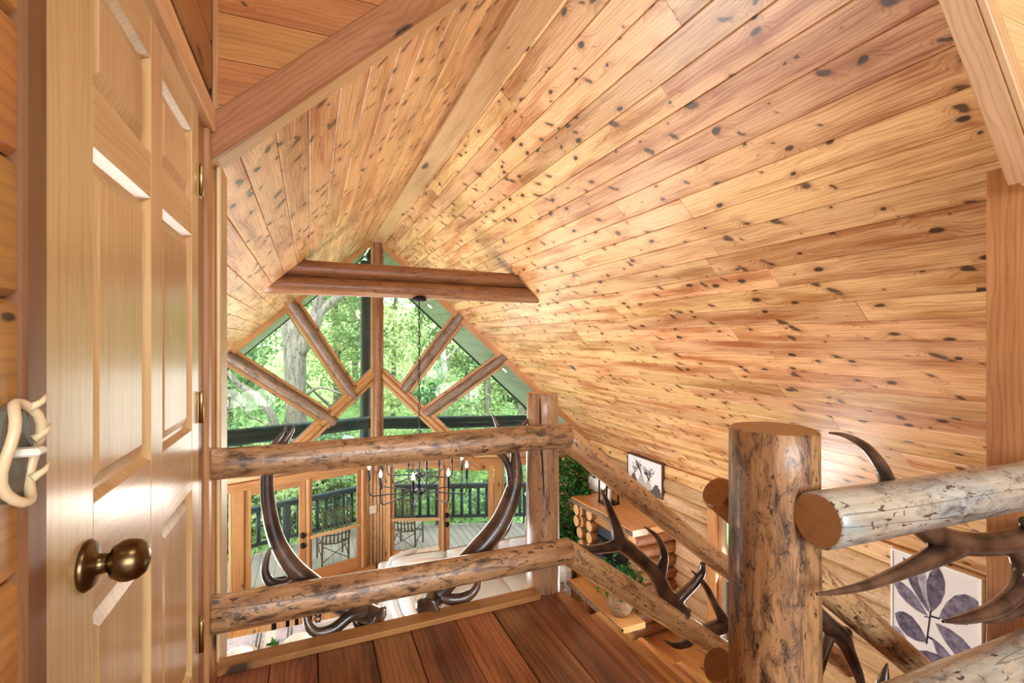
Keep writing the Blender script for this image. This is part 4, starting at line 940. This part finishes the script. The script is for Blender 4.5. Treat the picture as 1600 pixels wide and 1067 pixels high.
prof = [(.05, -.25), (.04, -.02), (-.06, .05), (-.2, .03), (-.34, -.08), (-.44, -.3), (-.55, -.40), (-.8, -.405), (-1.02, -.40), (-1.12, -.44)]
for i in range(N_+1):
    for j, (dy_, dz) in enumerate(prof): vs.append((SX0+.35+i*.05+.02*math.sin(j*1.3), SY1+dy_, SB+dz+.012*math.sin(i*2.1)+.02))
for i in range(N_):
    for j in range(len(prof)-1): k = i*len(prof)+j; fs.append((k, k+1, k+1+len(prof), k+len(prof)))
me = mesh('knit', [(a-SX0-.75, b-SY1+.2, c-SB) for a, b, c in vs], fs, M['throw'], smooth=True); link('knit', me, tw, WM[tw.name])
sol = tw.children[0].modifiers.new('thick', 'SOLIDIFY'); sol.thickness = .02

# ------------------------------------------------------------------ dining table and what is on it
TZ = .86
ta = onZ(347, 1003, TZ); tb_ = onZ(479, 971, TZ); TY = (ta.y+tb_.y)/2
TX0, TX1 = ta.x-.6, onZ(556, 955, TZ).x
tbl = empty('dining_table', ((TX0+TX1)/2, TY-.5, 0), 'long whitewashed plank dining table below the loft edge', 'table')
for k in range(6): box('table_plank', TX0, TX1, TY-1.1+k*.1835, TY-1.1+(k+1)*.1835-.003, TZ-.05, TZ, M['table'], tbl, .003)
for x in (TX0+.15, TX1-.15):
    for y in (TY-.98, TY-.12): box('leg', x-.05, x+.05, y-.05, y+.05, 0, TZ-.05, M['table'], tbl)
rc = onZ(428, 1000, TZ)
rn_ = empty('table_runner', (rc.x, TY-.5, TZ), 'pale linen runner with dark stripes across the table', 'runner')
box('cloth', rc.x-.24, rc.x+.24, TY-1.08, TY-.02, TZ+.001, TZ+.005, M['runner'], rn_, .001)
for dx in (-.2, -.16, .16, .2): box('stripe', rc.x+dx-.012, rc.x+dx+.012, TY-1.08, TY-.02, TZ+.005, TZ+.0065, M['stripe'], rn_, 0)
for (u, v, lab) in ((374, 1024, 'white dinner plate on a charger at the left end of the table'), (470, 1001, 'white dinner plate on a charger right of the striped runner')):
    c = onZ(u, v, TZ+.02); c = V(c.x, c.y, TZ)
    mt = box('placemat', c.x-.3, c.x+.25, TY-.45, TY-.01, TZ+.001, TZ+.006, M['placemat'], None, .001); tag(mt, ('mottled hide placemat left of the striped runner' if u < 400 else 'mottled hide placemat right of the striped runner'), 'placemat')
    o = empty('dinner_plate', c+V(0, 0, .007), lab, 'plate', 'place settings')
    lathe('charger', [(.05, 0), (.15, .004), (.195, .016), (.195, .02), (.15, .009), (.03, .007)], M['white'], c+V(0, 0, .007), o, 32)
    lathe('bowl', [(.05, .009), (.10, .012), (.145, .035), (.15, .038), (.14, .036), (.09, .016), (.02, .014)], M['white'], c+V(0, 0, .008), o, 32)
c = onZ(424, 1013, TZ); sg = empty('plant_sprig', V(c.x, c.y, TZ+.007), 'small green sprig lying on the table runner', 'sprig')
rn = random.Random(4); vs = []; fs = []; leaves(rn, lambda: V(rn.gauss(0, .04), rn.gauss(0, .03), .03+abs(rn.gauss(0, .03))), 26, .09, vs, fs, .3)
link('foliage', mesh('foliage', vs, fs, M['leafdark']), sg, Matrix.Translation(V(c.x, c.y, TZ+.007)))
c = onZ(497, 984, TZ); wg = lathe('wine_glass', [(.04, 0), (.04, .004), (.006, .008), (.006, .09), (.035, .11), (.045, .16), (.038, .21), (.036, .21), (.043, .16), (.033, .112), (.002, .1)], M['clear'], V(c.x, c.y, TZ+.001), None, 18)
tag(wg, 'clear stemmed glass near the right end of the table', 'glass')
def dchair(label, x, y):
    o = empty('dining_chair', (x, y, 0), label, 'chair')
    box('seat', x-.25, x+.25, y-.25, y+.25, .48, .53, M['black'], o, .01)
    for dx in (-.22, .22):
        for dy_ in (-.22, .22): box('leg', x+dx-.025, x+dx+.025, y+dy_-.025, y+dy_+.025, 0, .48, M['black'], o)
    for dx in (-.235, -.06, .06, .235): bar('slat', V(x+dx, y+.23, .5), V(x+dx, y+.31, 1.18), .05 if abs(dx) < .2 else .062, .03, V(0, 1, 0), M['black'], o)
    bar('crest_rail', V(x-.27, y+.315, 1.2), V(x+.27, y+.315, 1.2), .1, .035, V(0, 1, 0), M['black'], o)
cx = onZ(433, 985, TZ).x; dchair('black slat-back dining chair on the far side of the table', cx+.16, TY+.35)
dchair('black slat-back dining chair half hidden at the left table end', cx-1.05, TY+.35)

# ------------------------------------------------------------------ deck, its railing, the outer post and roof log
DZ = -.06; DO = 2.45
dk = empty('deck', (XR, YA+1.2, DZ), 'weathered grey plank deck outside the glass front', 'deck')
x = -4.2
while x < 6.6:
    y0, y1 = yprow(x+.08, .12), yprow(x+.08, DO+.12)
    plank('deck_board', V(x+.08, (y0+y1)/2, DZ), V(0, 1, 0), V(-1, 0, 0), V(0, 0, 1), round(y1-y0, 1), .152, .04, M['deck'], dk, .005); x += .16
def deck_rail(side, label):
    N = NL if side < 0 else NR; dv = V(side*math.cos(PA), -math.sin(PA), 0)
    o = empty('deck_railing', AP+N*DO+dv*2, label, 'railing'); off = DO
    def W(s, z): return AP+dv*s+N*off+V(0, 0, DZ+z)
    c_ = math.tan(PA)*off
    s1 = 5.6
    log('top_rail', W(-c_, .98), W(s1, .98), .075, .07, M['deckrail'], o, M['deckrail'], seg=12, seed=80+side, rough=.06, knobs=6)
    log('bottom_rail', W(-c_, .2), W(s1, .2), .05, .05, M['deckrail'], o, M['deckrail'], seg=10, seed=82+side, rough=.04)
    s = -c_+.12
    while s < s1:
        tube('baluster', [W(s, .2), W(s, .95)], .043, M['deckrail'], o, 8); s += .215
    for s in (-c_, 1.05, 3.3, 5.5): log('rail_post', W(s, -.3), W(s, .95), .075, .075, M['deckrail'], o, M['deckrail'], seg=10, seed=int(s*10)+85)
    return o
deck_rail(-1, 'blue-black log deck railing outside the left glazed doors'); deck_rail(1, 'blue-black log deck railing outside the right glazed doors')
opst = log('outer_post', V(XR, YA+2.15, DZ), V(XR, YA+2.15, ZR-.18), .15, .14, M['deckrail'], None, M['deckrail'], seed=90, rough=.03); tag(opst, 'tall blue-black log post under the roof tip outside', 'post')
for side, lab in ((-1, 'knobbly blue-black roof log outside the left gable glass'), (1, 'straight blue-black roof log outside the right gable glass')):
    N = NL if side < 0 else NR; dv = V(side*math.cos(PA), -math.sin(PA), 0)
    z = onL(450, 674, 1.5).z if side < 0 else onR(720, 659, 1.5).z
    a = AP+N*1.5+dv*(-.62); o = log('roof_log', V(a.x, a.y, z), V(a.x, a.y, z)+dv*5.4, .15, .18 if side < 0 else .14, M['deckrail'], None, M['deckrail'], seed=92+side, rough=.05, knobs=9 if side < 0 else 2); tag(o, lab, 'beam')
# glowing discs added where room lamps reflect in the glass
for u, v, lab in ((672, 478, 'small glowing disc for a lamp reflection in the glass beside the chandelier chain'), (789, 578, 'small glowing disc for a lamp reflection in the glass low on the right')):
    q = on(u, v, (PR, 0, 1), (XR, 0, ZR-.0)); nn = V(-PR, 0, -1).normalized()
    o = lathe('lamp_reflection', [(.065, 0), (.065, .012), (.05, .016), (.002, .012)], [M['cream'], M['reflectglow']], q, None, 18, nn); tag(o, lab, 'lamp', 'lamp reflections in the glass')
    for p in o.data.polygons:
        if p.center.z > .0121: p.material_index = 1
# rocking chairs on the deck
def stick_chair(label, c, rz):
    o = empty('stick_chair', c, label, 'chair', 'hickory chairs on the deck', rz); mw = WM[o.name]
    def st(nm, pts, r, sg=7):
        P = [mw @ Vector(p) for p in pts]; return tube(nm, P, r, M['hickory'], o, sg)
    for x in (-.27, .27):
        st('rear_leg', [(x, .26, 0), (x, .27, .5), (x*1.02, .36, .85), (x*1.05, .42, 1.2)], .022)
        st('front_leg', [(x, -.28, 0), (x, -.27, .5)], .022)
        st('side_rung', [(x, -.27, .22), (x, .27, .22)], .012); st('seat_rail', [(x, -.3, .49), (x, .28, .47)], .018)
        st('cross_stick', [(x, .27, .42), (-x, .27, .08)], .009)
        st('diagonal_stick', [(x, -.27, .42), (x, .27, .08)], .009)
    st('front_rung', [(-.27, -.28, .3), (.27, -.28, .3)], .014); st('crest_rail', [(-.29, .42, 1.2), (0, .46, 1.22), (.29, .42, 1.2)], .02)
    st('lower_back_rail', [(-.28, .3, .66), (0, .34, .64), (.28, .3, .66)], .014); st('rear_seat_rail', [(-.27, .27, .48), (0, .33, .46), (.27, .27, .48)], .016)
    for k in range(6): x = -.2+.08*k; st('back_slat', [(x, .29, .46), (x, .33, .7), (x*1.05, .43, 1.2)], .016)
    for k in range(7):
        y = -.28+.085*k; p0, p1 = mw @ V(-.27, y, .505), mw @ V(.27, y, .505); bar('seat_slat', p0, p1, .07, .016, V(0, 0, 1), M['deck'], o)
    return o
fcl = V(onL(520, 890, 1.05).x, onL(520, 890, 1.05).y, DZ); stick_chair('slat-backed stick chair on the deck outside the left doors', fcl, math.radians(190))
fcr = V(onR(637, 855, 1.1).x, onR(637, 855, 1.1).y, DZ); stick_chair('slat-backed stick chair on the deck outside the right doors', fcr, math.radians(150))
c = onR(836, 838, 1.3); c = V(c.x, c.y, DZ)
o = empty('drum_table', c, 'white drum side table on the deck beside the corner post', 'table'); lathe('drum', [(.25, 0), (.25, .5), (.24, .53), (.0, .54)], M['white'], c, o, 28)
c2 = onR(838, 800, 2.0); c2 = V(c2.x, c2.y, DZ); o = empty('glass_table', c2, 'taller round glass-topped table behind the white drum', 'table')
lathe('top', [(.3, .85), (.3, .88), (.0, .885)], M['white'], c2, o, 28)
for k in range(3): t = k*2.09; tube('leg', [c2+V(.2*math.cos(t), .2*math.sin(t), 0), c2+V(.2*math.cos(t), .2*math.sin(t), .85)], .015, M['white'], o, 6)
# teal knot plug on the ceiling slope
q = on(895, 574, (PR, 0, 1), (XR, 0, ZR)); o = lathe('knot_plug', [(.05, -.004), (.055, .004), (.0, .008)], M['teal'], q, None, 12, V(-1, 0, -1)); tag(o, 'small teal-green plug on the right ceiling slope', 'plug')

# ------------------------------------------------------------------ woodland outside
gp = []; gf = []; nx_, ny_ = 24, 20
for i in range(nx_+1):
    for j in range(ny_+1):
        x = -40+90*i/nx_; y = 11+45*j/ny_; gp.append((x, y, -2.6+max(0, (y-16))*.28+.25*math.sin(x*.7)*math.cos(y*.5)))
for i in range(nx_):
    for j in range(ny_): k = i*(ny_+1)+j; gf.append((k, k+ny_+1, k+ny_+2, k+1))
o = link('ground', mesh('ground', gp, gf, M['grass'], smooth=True)); tag(o, 'green wooded hillside behind the deck', None, None, 'structure')
def tree(label, trunk, boughs, crowns, nl, size, leaf, barkm, seed, cat='tree', nm='forest_tree'):
    base = Vector(trunk[0][:3]); o = empty(nm, base, label, cat, 'trees beyond the deck'); rn = random.Random(seed)
    Q = crom([tuple(t) for t in trunk], 5); tube('trunk', [q[:3] for q in Q], [q[3] for q in Q], M[barkm], o, 12)
    for b in boughs:
        Q = crom([tuple(t) for t in b], 4); tube('bough', [q[:3] for q in Q], [q[3] for q in Q], M[barkm], o, 8)
    vs = []; fs = []
    for (cx, cy, cz, rx, rz) in crowns:
        sub = [V(cx+rn.gauss(0, rx*.45), cy+rn.gauss(0, rx*.45), cz+rn.gauss(0, rz*.45)) for _ in range(18)]
        def cf():
            s_ = rn.choice(sub); return s_+V(rn.gauss(0, rx*.2), rn.gauss(0, rx*.2), rn.gauss(0, rz*.1))
        leaves(rn, cf, nl, size, vs, fs, .62)
    if fs: link('crown', mesh('crown', [v-base for v in vs], fs, M[leaf]), o, Matrix.Translation(base))
    return o
def T(u, v, d, r): p = onD(u, v, d); return (p.x, p.y, p.z, r)
tree('broad forked oak outside the left gable glass', [T(462, 900, 17, .42), T(463, 720, 17, .36), T(462, 620, 17, .34), T(460, 545, 17, .36), T(452, 505, 17, .3), T(440, 470, 17, .24), T(425, 400, 17, .2), T(415, 300, 17, .15)],
     [[T(466, 550, 17, .3), T(486, 520, 17, .26), T(498, 490, 17.2, .2), T(520, 470, 17.4, .16), T(548, 450, 17.5, .12), T(580, 420, 17.6, .07)], [T(490, 505, 17.1, .2), T(498, 470, 17.2, .17), T(500, 400, 17.2, .13), T(510, 300, 17.3, .1)],
      [T(455, 690, 16.5, .16), T(436, 690, 16, .14), T(425, 650, 15.8, .13), T(400, 618, 15.6, .11), T(372, 600, 15.4, .09), T(356, 580, 15.3, .06)], [T(430, 668, 15.8, .05), T(400, 655, 15.6, .03), T(372, 640, 15.4, .02)], [T(440, 690, 16, .06), T(445, 660, 16, .04), T(450, 630, 16, .02)], [T(476, 620, 17, .07), T(500, 605, 16.6, .05), T(540, 618, 16.4, .03)]],
     [(*onD(520, 430, 20)[:], 2.2, 1.4), (*onD(420, 440, 20)[:], 2.0, 1.3), (*onD(545, 520, 20.5)[:], 1.7, 1.4)], 2600, .19, 'leafA', 'bark', 1)
rn = random.Random(77)
specs = [(357, 19, .22, 'bark', 'leafA', 'slim grey tree at the far left edge of the glass'), (395, 25, .25, 'bark', 'leafC', 'deep green tree filling the gap left of the oak'), (520, 24, .2, 'bark', 'leafB', 'bright young tree between the oak and outer post'),
         (556, 28, .2, 'bark', 'leafA', 'leafy tree just left of the outer post'), (612, 22, .12, 'bark', 'leafB', 'yellow-green sapling right of the king post'), (655, 27, .2, 'bark', 'leafC', 'tall tree behind the chandelier chain'),
         (689, 23, .17, 'barkpale', 'leafA', 'pale-barked tree seen through the right gable pane'), (728, 26, .16, 'bark', 'leafC', 'slender tree right of the pale trunk'), (765, 24, .16, 'bark', 'leafB', 'light green tree behind the right doors'),
         (820, 25, .2, 'bark', 'leafC', 'tree beyond the corner post'), (300, 24, .25, 'bark', 'leafC', 'tree hidden partly by the door wall'), (880, 26, .22, 'bark', 'leafA', 'tree at the far right behind the soffit')]
for i, (u, d, r, bk, lf_, lab) in enumerate(specs):
    t = [T(u+rn.uniform(-6, 6), 930, d, r*1.2), T(u, 760, d, r*1.05), T(u+rn.uniform(-8, 8), 600, d, r*.9), T(u+rn.uniform(-14, 14), 440, d, r*.7), T(u+rn.uniform(-20, 20), 250, d, r*.45)]
    bo = []
    for k in range(3):
        v = 640-k*90+rn.uniform(-20, 20); s_ = rn.choice((-1, 1)); bo.append([T(u, v, d, r*.4), T(u+s_*22, v-20, d, r*.3), T(u+s_*55, v-55, d-.5, r*.12)])
    cr = [(*onD(u+rn.uniform(-35, 35), v, d+rn.uniform(-1.5, 1.5))[:], 1.5*d/22, 1.5*d/22) for v in (260, 345, 420, 490, 555, 620, 690)]
    tree(lab, t, bo, cr, 900, .2, lf_, bk, 100+i)
ORD = 'first second third fourth fifth sixth seventh eighth ninth tenth eleventh twelfth thirteenth fourteenth'.split()
for i, (u, d) in enumerate(((300, 17), (350, 14.5), (385, 15.5), (425, 15), (495, 16), (535, 15.5), (585, 17), (645, 19), (690, 18.5), (735, 21), (775, 18), (815, 20), (860, 22), (905, 20))):
    g0 = onD(u, 850, d); cr = [(*onD(u+rn.uniform(-14, 14), v, d+rn.uniform(-.6, .6))[:], 1.1, .8) for v in (700, 735, 770, 805, 850)]
    o = tree('%s bush below the deck railing, %s counted from the left' % (('pale green', 'deep green', 'mid green')[i % 3], ORD[i]),
         [(g0.x, g0.y, g0.z-2, .07), (g0.x, g0.y, g0.z, .06), (g0.x+.1, g0.y, g0.z+1.5, .03)], [], cr, 620, .17, ('leafB', 'leafC', 'leafA')[i % 3], 'bark', 300+i, 'bush', 'undergrowth_bush')
    o['group'] = 'bushes below the deck railing'
